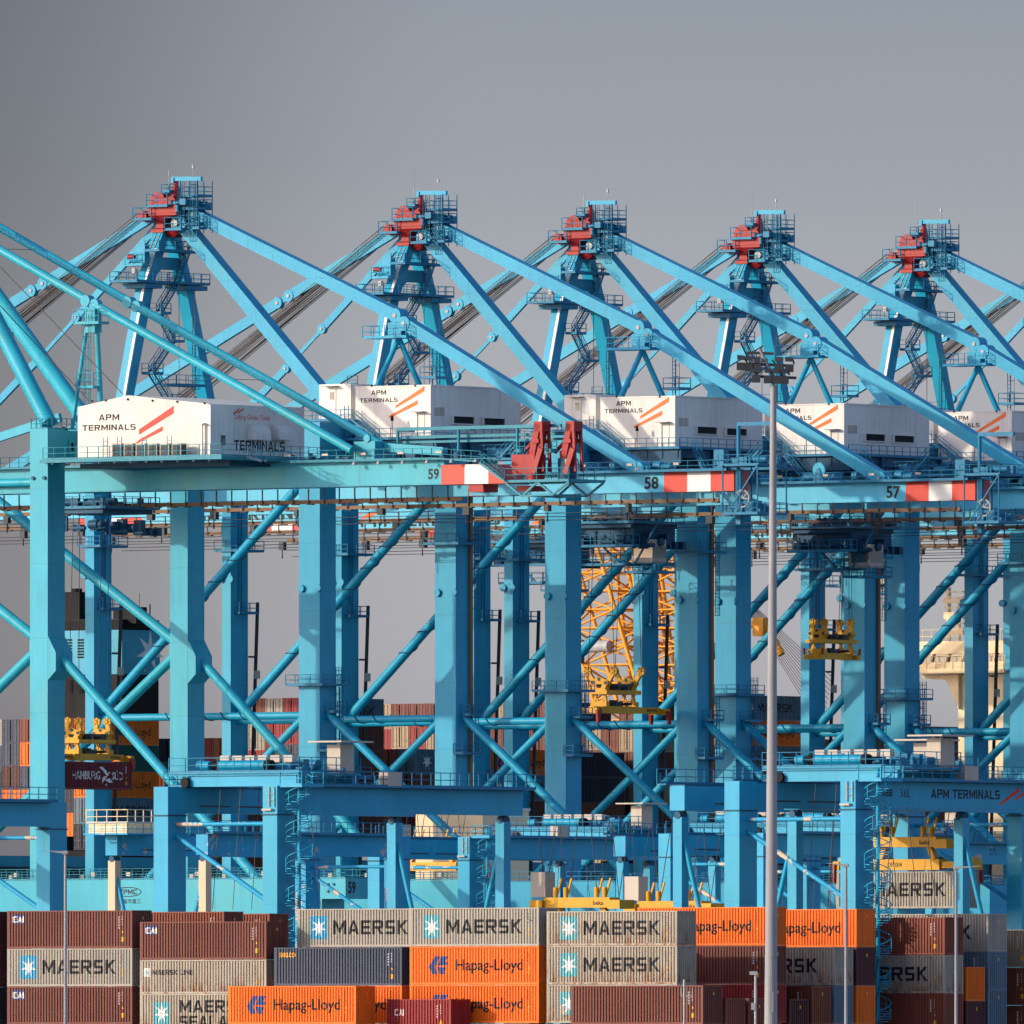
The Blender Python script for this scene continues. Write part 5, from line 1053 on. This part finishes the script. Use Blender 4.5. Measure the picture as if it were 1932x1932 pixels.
# grey container carried by a yard spreader at the right
DD = 1545; fr = F_at(1815.5, DD); z = fr.b(*k4(1495, 1112), 0).z
container('grey container hanging in the air under yellow spreaders at the right', (*fr.w(-12.192, 0), z), 12.192, h9, 'grey', 'MAERSK')
def yard_spreader(label, fr, a0, b0, z, L=12.2, tw=True):
    t = thing('yard_spreader', label, 'spreader', (*fr.w(a0, b0), z), group='yellow yard crane spreaders'); Y = 'yellow'
    m = MB(); m.box(-3.4, 3.4, -.55, .55, .1, .95); m.box(-L / 2 + .2, L / 2 - .2, -.35, .35, .25, .75); b = m.build('main_beam', Y, t)
    text_on('lettering', 'bubba'[:0] or 'OPE004', 'ink', b, 'b', -.56, -1.6, -.2, .35, .7, .01)
    for s in (-1, 1):
        m = MB(); m.box(s * L / 2 - .35, s * L / 2 + .25, -1.2, 1.2, .1, .8); m.box(s * L / 2 - .1, s * L / 2 + .3, -.7, .7, .8, 1.1); e = m.build('end_beam', Y, t)
        for y in (-1.25, 1.25): m = MB(); m.beam((s * (L / 2 + .1), y, .6), (s * (L / 2 + .15), y, -.9), .3, .14); m.build('guide_flipper', 'red', e)
    m = MB(); m.box(-3.2, 3.2, -.7, .7, 1.9, 2.7); m.box(3.2, 4.4, -1, 1, 1.8, 2.5); m.box(-4.4, -3.2, -1, 1, 1.8, 2.5)
    for x in (-2.6, 2.6): m.beam((x, 0, .95), (x * .8, 0, 2), .5, .4)
    for x in (-2.2, -1.2, 1.8, 2.6): m.tube((x, -.5, 2.7), (x, -.5, 3.5), .2, 8); m.beam((x, -.4, 2.7), (x + .5, -.4, 4.2), .14, .14)
    hb = m.build('head_block', Y, t); text_on('lettering', 'beka', 'ink', hb, 'b', -.71, 1.6, 2.6, 2.1, 2.45, .02)
    m = MB(); m.box(-4.4, -3.0, -.8, .5, 2.75, 4.7); m.build('cable_basket', 'box', hb)
    m = MB()
    for x in (-3.6, -1.5, 1.5, 3.6):
        for e in (-.9, .9): m.tube((x, 0, 2.7), (x + e, .3, 8.6), .04, 3)
    m.build('hoist_rope', 'rope', hb)
    return t
yard_spreader('yellow yard spreader lifting the hanging grey container at the right', fr, -6.1, 1.22, z + h9 + .02)
q = F_at(1098, 1545); t = yard_spreader('yellow yard spreader whose top shows above the rusty grey stack near the centre', q, 0, 0, q.b(*k3b(400, 1128), 0).z - 1.7, 6.1)
t = yard_spreader('yellow yard spreader showing over the orange container left of the mast', F_at(1272, 1590), 0, 0, F_at(1290, 1590).b(*k3b(1000, 1125), 0).z - 2.0, 6.1)
t = yard_spreader('yellow yard spreader far back under the middle girder', F_at(815, 1960), 0, 0, F_at(815, 1960).b(*k2b(1200, 855), 0).z, 12.2)
# ------------------------------------------------------------------ the container ship behind the quay
CS = Fr.at(172, 2178)                     # near corner of the first bay on the quay side
ship = thing('container_ship', 'large container ship loaded with stacked boxes behind the blue quay cranes', 'container ship', (CS.X, CS.Y, 0))
m = MB(); m.prism([(0.6, -150, 24), (.6, 300, 24), (-10, 345, 24), (-24, 352, 24), (-48, 300, 24), (-48, -150, 24)], (0, 0, -28)); m.build('hull', 'hull', ship)
m = MB(); m.box(-46, -.2, -140, 260, 24.01, 25.2); m.build('hatch_cover', 'shipblue', ship)
GS = 'containers stacked on the ship'
def zS(y, fr): return ZC + (YH - y) / F * fr.Y
cn = {'maroon': 'maroon', 'brick': 'rusty red', 'brown': 'brown', 'grey': 'grey', 'orange': 'orange', 'crimson': 'crimson', 'tan': 'tan', 'navy': 'blue grey', 'green': 'dark green', 'black': 'black', 'paleblue': 'pale blue', 'dkmaroon': 'dark maroon', 'wine': 'wine red'}
def bay(u, ytop, side, rows, where, door_tiers=3, pal=None, rowtop=None, seed=0):
    """side: (colour, kind) of the quay-side column from the top down; rows: columns further out whose doors face the camera's left."""
    r = random.Random(seed); b = CS.a(u, 1500, 0.).y; fr = CS.off(0, b); zt = zS(ytop, fr); pal = pal or ('maroon', 'brick', 'brown', 'grey', 'orange', 'tan', 'crimson', 'maroon', 'grey')
    ords = ('top', 'second', 'third', 'fourth', 'fifth', 'sixth', 'seventh', 'eighth')
    for row in range(rows + 1):
        a = -row * 2.52; z = zt + (rowtop[row - 1] if row and rowtop and row <= len(rowtop) else 0); lst = list(side) if row == 0 else [(r.choice(pal), None) for _ in range(door_tiers if row > 2 else max(door_tiers, int((z - 25.4) / h8)))]
        while row == 0 and z - len(lst) * h9 > 27.5: lst.append((r.choice(('maroon', 'brown', 'dkmaroon', 'navy')), None))
        for i, (c, k) in enumerate(lst):
            H = h9 if row == 0 else (h8 if (seed + row) % 3 else h9); z -= H
            if row == 0: lab = f'{cn[c]} ship container, {ords[i]} in quayside column {where}'
            else: lab = f'{cn[c]} ship container, {ords[i]} tier, column {row + 1} {where}'
            container(lab, (*fr.w(a, 0), z), 12.192, H, c, k, rz=ROT + math.pi / 2, group=GS, doors=row > 0 or True, marks=False); z -= .02
MK = ('paleblue', 'STAR'); HP = ('orange', 'HAPAG'); d = lambda c: (c, None)
bay(172, 1355, [HP, ('green', None), HP, MK, d('black')], 6, 'below the funnel with the white star', 4, ('orange', 'brick', 'black', 'navy', 'dkmaroon', 'grey'), None, 1)
bay(412, 1455, [d('brown'), d('maroon'), MK, d('brown')], 4, 'right of the second teal leg', 2, None, None, 2)
bay(600, 1316, [MK, d('maroon'), d('brown'), d('wine'), d('maroon')], 9, 'behind the crane 58 left leg', 3, ('maroon', 'navy', 'grey', 'brown', 'crimson', 'grey', 'tan'), (0, 0, 0, -2.7, -4.4, -4.4, -4.4, -4.4, -4.4), 3)
bay(784, 1413, [MK, d('brown'), d('wine'), d('dkmaroon')], 5, 'left of the crane 58 far leg', 4, ('orange', 'brick', 'brown', 'grey', 'maroon'), None, 4)
bay(921, 1413, [HP, MK, d('brown'), d('maroon')], 4, 'between crane 58 and crane 57', 2, ('orange', 'brick', 'maroon'), None, 5)
bay(1058, 1418, [d('black'), d('black'), d('brown'), d('maroon')], 4, 'left of the long yellow spreader', 2, None, None, 6)
bay(1200, 1322, [d('maroon'), d('tan'), d('maroon'), d('tan'), d('brown')], 14, 'behind the long yellow spreader', 3, ('maroon', 'maroon', 'crimson', 'brown', 'tan', 'maroon', 'brick'), (-2.7, -2.7, -2.7, -2.7) + (0,) * 10, 7)
bay(1395, 1311, [MK, HP, MK, d('brown')], 5, 'behind the tall light mast', 3, ('tan', 'maroon', 'orange', 'tan'), (-3, -3, -3, -3, -3), 8)
bay(1560, 1395, [d('brown'), d('maroon'), d('orange')], 3, 'right of the tall light mast', 2, None, None, 9)
bay(1740, 1370, [MK, d('wine'), d('orange')], 4, 'below the cream ship bridge', 3, ('orange', 'maroon', 'brick'), (-2.5,) * 4, 10)
bay(1905, 1400, [d('orange'), d('brown'), d('brick')], 3, 'at the right edge of the ship', 3, ('orange', 'brick'), None, 11)
# funnel block
kf = K(0, 1400, 1000); ff = CS.off(-14, CS.a(172, 1500, 0).y)
q = Fr.at(230, 2215); bx0, ax0 = 0, 0
def sp(k, x, y, fr, a=None, b=None): return fr.a(*k(x, y), a) if a is not None else fr.b(*k(x, y), b)
r1 = sp(kf, 905, 860, q, a=0.).y; l1 = sp(kf, 330, 860, q, b=0.).x; z1, z2, z3, z0 = sp(kf, 690, 860, q, a=0).z, sp(kf, 690, 800, q, a=0).z, sp(kf, 690, 1110, q, a=0).z, 18.
ox, oy = q.X - CS.X, q.Y - CS.Y; da_, db_ = .8 * ox - .6 * oy, .6 * ox + .8 * oy
m = MB(); m.box(da_ + l1, da_, db_, db_ + r1, z3, z1); fn = m.build('funnel', 'shipblue', ship)
m = MB(); m.box(da_ + l1 + .05, da_ - .05, db_ + .05, db_ + r1 - .05, z1 + .005, z2); m.box(da_ + l1 + .1, da_ - .1, db_ + .1, db_ + r1 - .1, z0, z3 - .005); m.build('funnel_top', 'black', fn)
c = sp(kf, 850, 985, q, a=0.); vs, fs = star(db_ + c.y, c.z, 2.6, .36, 7, 1.); m = MB(); m.add([(da_ + .03, y, z) for y, z in vs], fs); m.build('funnel_star', 'logowhite', fn)
m = MB()
for x0, x1, y0, y1 in ((378, 408, 905, 1020), (440, 474, 905, 1020), (378, 408, 1140, 1215), (430, 470, 1140, 1215)):
    p, e = sp(kf, x0, y1, q, b=0.), sp(kf, x1, y0, q, b=0.); n = 7
    for i in range(n): m.box(da_ + p.x, da_ + e.x, db_ - .08, db_ - .001, p.z + (e.z - p.z) * i / n, p.z + (e.z - p.z) * (i + .55) / n)
m.build('louvre', 'black', fn)
p, e = sp(kf, 365, 860, q, b=2.), sp(kf, 450, 645, q, b=2.); m = MB(); m.box(da_ + p.x - .6, da_ + e.x, db_ + 2, db_ + 4, p.z - 2, e.z); m.tube((da_ + p.x + 1, db_ + 3, e.z), (da_ + p.x + 1, db_ + 3, e.z + .4), .6, 10)
p, e = sp(kf, 640, 800, q, b=1.), sp(kf, 770, 730, q, b=1.); m.box(da_ + p.x, da_ + e.x, db_ + 1, db_ + 3, p.z - .5, e.z); m.tube((da_ - .3, db_ + 5.5, z2), (da_ - .3, db_ + 5.5, z2 + 1.8), .08, 5); m.tube((da_ - .6, db_ + 4, z2), (da_ - .6, db_ + 4, z2 + 3), .03, 4); m.build('exhaust_stack', 'black', fn)
m = MB(); m.rail([(da_ + l1, db_ + .1, z1), (da_ - .2, db_ + .1, z1)], 1.2, 1.5, .08); m.build('handrail', 'steel', fn)
# bridge
kb = K(2000, 1400, 1000); qb = Fr.at(1700, 2290); ob = (qb.X - CS.X, qb.Y - CS.Y); A_, B_ = .8 * ob[0] - .6 * ob[1], .6 * ob[0] + .8 * ob[1]
f0, f1 = sp(kb, 1310, 935, qb, b=0.), sp(kb, 1850, 1105, qb, b=0.)
zt_, zw1, zw0, zb_ = (sp(kb, 1340, y, qb, b=0.).z for y in (935, 998, 1045, 1105))
m = MB(); m.box(A_ + f0.x, A_ + f1.x, B_, B_ + 8, zw1, zt_); m.box(A_ + f0.x, A_ + f1.x, B_, B_ + 8, zb_, zw0); br_ = m.build('bridge', 'cream', ship)
m = MB(); m.box(A_ + f0.x + .05, A_ + f1.x - .05, B_ + .3, B_ + 7.6, zw0 + .003, zw1 - .003); m.build('bridge_window', 'glass', br_)
m = MB()
for i in range(7): x = A_ + f0.x + (f1.x - f0.x) * i / 6; m.beam((x, B_ + .05, zw0), (x + .3, B_ + .05, zw1), .14, .2, (1, 0, 0))
m.build('window_post', 'cream', br_)
m = MB(); m.rail([(A_ + f0.x, B_ + .1, zt_), (A_ + f1.x, B_ + .1, zt_)], 1.5, 1.2, .09); m.rail([(A_ + f0.x, B_ - 1, zb_ + .2), (A_ + f1.x, B_ - 1, zb_ + .2)], 1.7, 1.2, .09); m.box(A_ + f0.x, A_ + f1.x, B_ - 1.1, B_ - .002, zb_ - .1, zb_ + .2); m.build('handrail', 'cream', br_)
bp = [sp(kb, x, y, qb, b=1.) for x, y in ((1355, 1110), (1560, 1110), (1560, 1310), (1490, 1145), (1360, 1135))]
m = MB(); m.prism([(A_ + p.x, B_ + 1, p.z) for p in bp][::-1], (0, 2, 0)); p, e = sp(kb, 1560, 1110, qb, b=1.5), sp(kb, 1620, 1110, qb, b=1.5); m.box(A_ + p.x, A_ + e.x, B_ + 1.5, B_ + 5, 19, zb_ - .11)
p, e = sp(kb, 1715, 1110, qb, b=1.), sp(kb, 1785, 1110, qb, b=1.); m.box(A_ + p.x, A_ + e.x + 8, B_ + 1, B_ + 5, 19, zb_ - .11); m.build('wing_support', 'cream', br_)
p, e = sp(kb, 1505, 890, qb, b=4.), sp(kb, 1520, 620, qb, b=4.); m = MB(); m.tube((A_ + p.x, B_ + 4, zt_), (A_ + p.x, B_ + 4, e.z), .3, 10); m.tube((A_ + p.x + 1.5, B_ + 4, zt_), (A_ + p.x + 1.5, B_ + 4, e.z - 1.2), .22, 8)
for i in range(9): z = zt_ + 1 + i * (e.z - zt_ - 1) / 9; m.box(A_ + p.x - .5, A_ + p.x + 2.2, B_ + 3.7, B_ + 4.3, z, z + .15 + .4 * (i % 3 == 0))
m.build('radar_mast', 'cream', br_)
# pale superstructure low in the centre
kc = K(750, 2200, 800); qd = Fr.at(911, 2128); od = (qd.X - CS.X, qd.Y - CS.Y)
w0, w1 = qd.b(*kc(1130, 610), 0.), qd.b(*kc(1605, 440), 0.); rr = qd.a(*kc(1930, 440), 0.)
bl = thing('quayside_building', 'cream white flat-roofed building seen between the yard gantry legs in the centre', 'building', (qd.X, qd.Y, 0))
m = MB(); m.box(w0.x, 0, 0, max(rr.y, 6), 0, w1.z + .3); m.build('wall', 'cream', bl)
m = MB(); m.box(w0.x - .1, .15, -.15, max(rr.y, 6) + .1, w1.z + .3, w1.z + .6); m.build('roof', 'white', bl)
p, e = qd.b(*kc(1303, 555), 0.), qd.b(*kc(1345, 495), 0.); m = MB(); m.box(p.x, e.x, -.05, -.001, p.z, e.z); m.build('window', 'grey', bl)
p, e = qd.b(*kc(1345, 615), 0.), qd.b(*kc(1400, 597), 0.); m = MB(); m.box(p.x, e.x, -.05, -.001, p.z - 1, e.z); m.build('window', 'steel', bl)
# ------------------------------------------------------------------ heavy lattice boom crane beyond the ship
kl = K(1000, 1400, 1000); ql = Fr.at(1140, 2480)
def lp(x, y, b=0.): return ql.b(*kl(x, y), b)
lat = thing('lattice_crane', 'yellow lattice boom crane rising behind the ship in the centre right', 'lattice crane', (ql.X, ql.Y, 0))
def lattice(m, p0, p1, w0, w1, d, n, r):
    p0, p1 = Vector(p0), Vector(p1); rows = []
    for i in range(n + 1):
        c = p0 + (p1 - p0) * i / n; w = (w0 + (w1 - w0) * i / n) / 2; rows.append([c + Vector((s * w, e * d / 2, 0)) for s, e in ((-1, -1), (1, -1), (1, 1), (-1, 1))])
    for j in range(4): m.path([q[j] for q in rows], r, 6)
    for i in range(n):
        for j in range(4):
            k = (j + 1) % 4; a, b = (rows[i][j], rows[i + 1][k]) if (i + j) % 2 else (rows[i][k], rows[i + 1][j]); m.tube(a, b, r * .55, 5); m.tube(rows[i][j], rows[i][k], r * .5, 5)
for nm, (b0, t0), (b1, t1), w, yy in (('boom', (1650, 1330), (1360, 330), 7.5, 0), ('boom', (1700, 1330), (1560, 330), 7, 6), ('boom', (1880, 1330), (1760, 330), 6.5, 2)):
    m = MB(); pb, pt = lp(b0, t0), lp(b1, t1); pb.y = pt.y = yy; lattice(m, pb - (pt - pb) * .25, pt + (pt - pb) * .0, w, w, 5, 12, .27); m.build(nm, 'lattice', lat)
pp, qq = lp(1440, 958), lp(1600, 955); m = MB(); m.tube((pp.x, -3, pp.z), (qq.x, -3, qq.z), .75, 14); m.build('back_hitch', 'grey', lat)
m = MB(); m.disc((pp.x, -3.2, pp.z), (0, 1, 0), .9, .6); m.tube((pp.x, -3.2, pp.z - .5), (pp.x, -3.2, pp.z - 2), .5, 8); m.build('hook_block', 'steel', lat)
kr = K(2000, 1400, 1000)
m = MB(); r = random.Random(2)
for i in range(13):
    t = i / 12; p, e = ql.b(*kr(385 + 30 * t, 775 - 40 * t), 30), ql.b(*kr(600 + 40 * t, 1120 - 180 * t), 30)
    m.tube(p + (p - e) * .2, e + (e - p) * .9, .055, 3)
m.build('pendant_rope', 'rope', lat)
p, e = ql.b(*kr(300, 830), 20), ql.b(*kr(480, 828), 20); m = MB(); m.tube(p, e, .45, 8); m.box(e.x - 1.6, e.x, 19, 21, e.z - 1.5, e.z + .8); p, e = ql.b(*kr(475, 840), 20), ql.b(*kr(560, 1000), 20); m.tube(p, e, .5, 8); m.build('luffing_jib', 'lattice', lat)
# ------------------------------------------------------------------ light mast and lamp posts
kM = K(2130, 1000, 240); ksc = 1092 / 1932
def kMast(x, y): return ((2130 + x * 240 / 1092) / 1.5528, (1000 + y * 240 / 1092) / 1.5528)
DM = 1150; qm = Fr.at(1455.5, DM); pxm = DM / F
mast = thing('light_mast', 'tall tapering grey floodlight mast crossing the right half of the picture', 'light mast', (qm.X, qm.Y, 0), 0)
ztop = ZC + (YH - kMast(620, 600)[1]) * pxm; rt, rb = 41 / 1.5528 * 240 / 1092 * pxm, 13.6 * pxm
m = MB(); xt = (kMast(618, 0)[0] - 1455.5) * pxm; n = 9; prev = Vector((-2 * pxm, 0, -.2)); dz = (ztop + .2) / n
for i in range(n):
    nx = Vector((-2 * pxm + (xt + 2 * pxm) * (i + 1) / n, 0, -.2 + dz * (i + 1))); r0, r1 = rb + (rt - rb) * i / n, rb + (rt - rb) * (i + 1) / n; m.tube(prev, nx, r0 * 1.0, 20, r1 * .985 if i < n - 1 else r1, sm=False); prev = nx
m.build('pole', 'mast', mast)
def mp(x, y, d=0.): u, v = kMast(x, y); return Vector(((u - 1455.5) * pxm, d, ZC + (YH - v) * pxm))
m = MB()
for zz in (9.5, 15.2, 21.): m.tube((xt * zz / ztop, 0, zz), (xt * zz / ztop, 0, zz + .12), rb + (rt - rb) * zz / ztop + .012, 20)
m.box(-.12, .12, -rb - .06, -rb, 6.2, 7.4); m.build('section_joint', 'mast', mast)
m = MB(); m.tube(mp(620, 612), mp(620, 590), rt * 1.15, 16); m.tube(mp(620, 600), mp(622, 490), rt * .5, 14); m.tube(mp(622, 492), mp(430, 95), rt * .62, 14); m.build('mast_head', 'mast', mast)
m = MB()
for x0, y0, x1, y1 in ((258, 150, 625, 165), (270, 300, 850, 325), (345, 465, 925, 488)): m.beam(mp(x0, y0), mp(x1, y1), .16, .16)
for x0, y0, x1, y1 in ((235, 225, 280, 310), (325, 375, 405, 445), (600, 245, 640, 300), (880, 250, 895, 305), (720, 400, 740, 470), (820, 410, 830, 450)): m.beam(mp(x0, y0), mp(x1, y1), .1, .1)
m.build('cross_arm', 'steel', mast)
for x0, y0, x1, y1 in ((135, 215, 235, 225), (245, 225, 345, 235), (355, 235, 440, 245), (640, 240, 750, 243), (775, 240, 885, 245), (325, 380, 450, 400), (500, 390, 590, 395), (600, 395, 700, 398), (715, 395, 815, 405)):
    m = MB(); p, q = mp(x0, y0), mp(x1, y1); m.hexa([(p.x, -.5, p.z - .12), (q.x, -.5, q.z - .12), (q.x, .1, q.z - .12), (p.x, .1, p.z - .12)], [(p.x, -.4, p.z + .08), (q.x, -.4, q.z + .08), (q.x, .1, q.z + .16), (p.x, .1, p.z + .16)]); m.box((p.x + q.x) / 2 - .25, (p.x + q.x) / 2 + .25, -.35, -.05, p.z - .75, p.z - .3); m.build('floodlight', 'steel', mast)
def lamp_post(label, u, vtop, D, arm, r=.115):
    q = Fr.at(u, D); k = D / F; z = ZC + (YH - vtop) * k; t = thing('lamp_post', label, 'lamp post', (q.X, q.Y, 0), 0, group='thin grey lamp posts')
    m = MB(); m.tube((0, 0, 0), (0, 0, z - .1), r * 1.25, 12, r * .8); m.build('pole', 'mast', t)
    m = MB(); s = 1 if arm > 0 else -1; m.hexa([(-.12 * s, -.2, z - .12), (arm * .55, -.18, z + .02), (arm * .55, .18, z + .02), (-.12 * s, .2, z - .12)][::s], [(-.12 * s, -.2, z + .06), (arm * .55, -.18, z + .1), (arm * .55, .18, z + .1), (-.12 * s, .2, z + .06)][::s]); m.box(-.2, .2, -.15, .15, z - .14, z + .1)
    m.hexa([(arm * .5, -.1, z + .03), (arm, -.1, z + .1), (arm, .1, z + .1), (arm * .5, .1, z + .03)][::s], [(arm * .5, -.1, z + .09), (arm, -.1, z + .13), (arm, .1, z + .13), (arm * .5, .1, z + .09)][::s]); m.build('lamp_head', 'grey', t)
lamp_post('thin grey lamp post at the left in front of the maroon stack', 123.3, 1608, 1380, -1.55)
lamp_post('thin grey lamp post right of the tall mast', 1596.2, 1632, 1380, -1.3)
lamp_post('thin grey lamp post near the right edge', 1804, 1637, 1380, 1.75)
def cam_post(label, u, vtop, D):
    q = Fr.at(u, D); k = D / F; z = ZC + (YH - vtop) * k; t = thing('camera_post', label, 'camera post', (q.X, q.Y, 0), 0, group='short pale camera posts')
    m = MB(); m.tube((0, 0, 0), (0, 0, z), .09, 8); m.build('pole', 'grey', t); return t, z
t, z = cam_post('short pale post with two prongs in front of the rusty grey container', 1291, 1848, 1380); m = MB(); m.box(-.22, .6, -.06, .06, z - 1.2, z - 1.1); m.tube((-.2, 0, z - 1.1), (-.2, 0, z - .6), .04, 5); m.tube((.58, 0, z - 1.1), (.58, 0, z - .6), .04, 5); m.build('bracket', 'grey', t)
t, z = cam_post('short pale post with a small camera left of the tall mast', 1425.5, 1838, 1380); m = MB(); m.box(-.42, .12, -.12, .12, z - .05, z + .2); m.box(-.3, .0, -.2, .2, z - 2.5, z - 2.0); m.build('camera_head', 'grey', t)
# ------------------------------------------------------------------ a gull over the containers
kg = K(1540, 2640, 120); qg = Fr.at(1017, 1300); kk = 1300 / F
bird = thing('gull', 'small gull with spread wings in front of the middle grey container', 'bird', (qg.X, qg.Y, 0), 0)
def gp(x, y, d=0.): u, v = kg(x, y); return Vector(((u - 1017) * kk, d, ZC + (YH - v) * kk))
b = MB(); b.tube(gp(215, 880), gp(270, 905), .01, 8, .06); b.tube(gp(270, 905), gp(330, 895), .06, 8, .035)
wing = [gp(50, 930), gp(130, 890, -.1), gp(220, 890), gp(330, 885), gp(430, 905, -.1), gp(540, 985)]
for p, q in zip(wing, wing[1:]): b.beam(p, q, .12, .025, (0, 1, 0))
b.build('body', 'grey', bird)
# ------------------------------------------------------------------ ground and water
def concrete():
    m, t, p = nodes('yard_concrete'); c = mixc(t, ramp(t, noise(t, .02, seed=False), .3, .7), (.20, .19, .18), (.30, .285, .26)); c = mixc(t, ramp(t, noise(t, .7, seed=False), .5, .8), c, (.12, .115, .11)); t.links.new(c, p.inputs['Base Color']); p.inputs['Roughness'].default_value = .85; return m
def water():
    m, t, p = nodes('harbour_water'); p.inputs['Base Color'].default_value = (.03, .05, .06, 1); p.inputs['Roughness'].default_value = .15; bp = N(t, 'ShaderNodeBump'); bp.inputs['Strength'].default_value = .4; t.links.new(noise(t, .4, seed=False), bp.inputs['Height']); t.links.new(bp.outputs[0], p.inputs['Normal']); return m
M['concrete'] = concrete(); M['water'] = water()
g = MB(); c = [C58.w(-33.5, -4000), C58.w(-33.5, 6000), C58.w(6000, 6000), C58.w(6000, -4000)]; g.add([(x, y, 0) for x, y in c], [(3, 2, 1, 0)] if 0 else [(0, 3, 2, 1)]); struct('quay_ground', g, 'concrete')
g = MB(); g.prism([(*C58.w(-33.5, -4000), 0), (*C58.w(-33.4, -4000), 0), (*C58.w(-33.4, 6000), 0), (*C58.w(-33.5, 6000), 0)], (0, 0, -6)) if 0 else g.add([(*C58.w(-33.5, -4000), 0), (*C58.w(-33.5, 6000), 0), (*C58.w(-33.5, 6000), -6), (*C58.w(-33.5, -4000), -6)], [(0, 1, 2, 3)]); struct('quay_wall', g, 'concrete')
g = MB(); c = [C58.w(-20000, -20000), C58.w(-33, -20000), C58.w(-33, 20000), C58.w(-20000, 20000)]; g.add([(x, y, -4.5) for x, y in c], [(0, 1, 2, 3)]); struct('water', g, 'water')
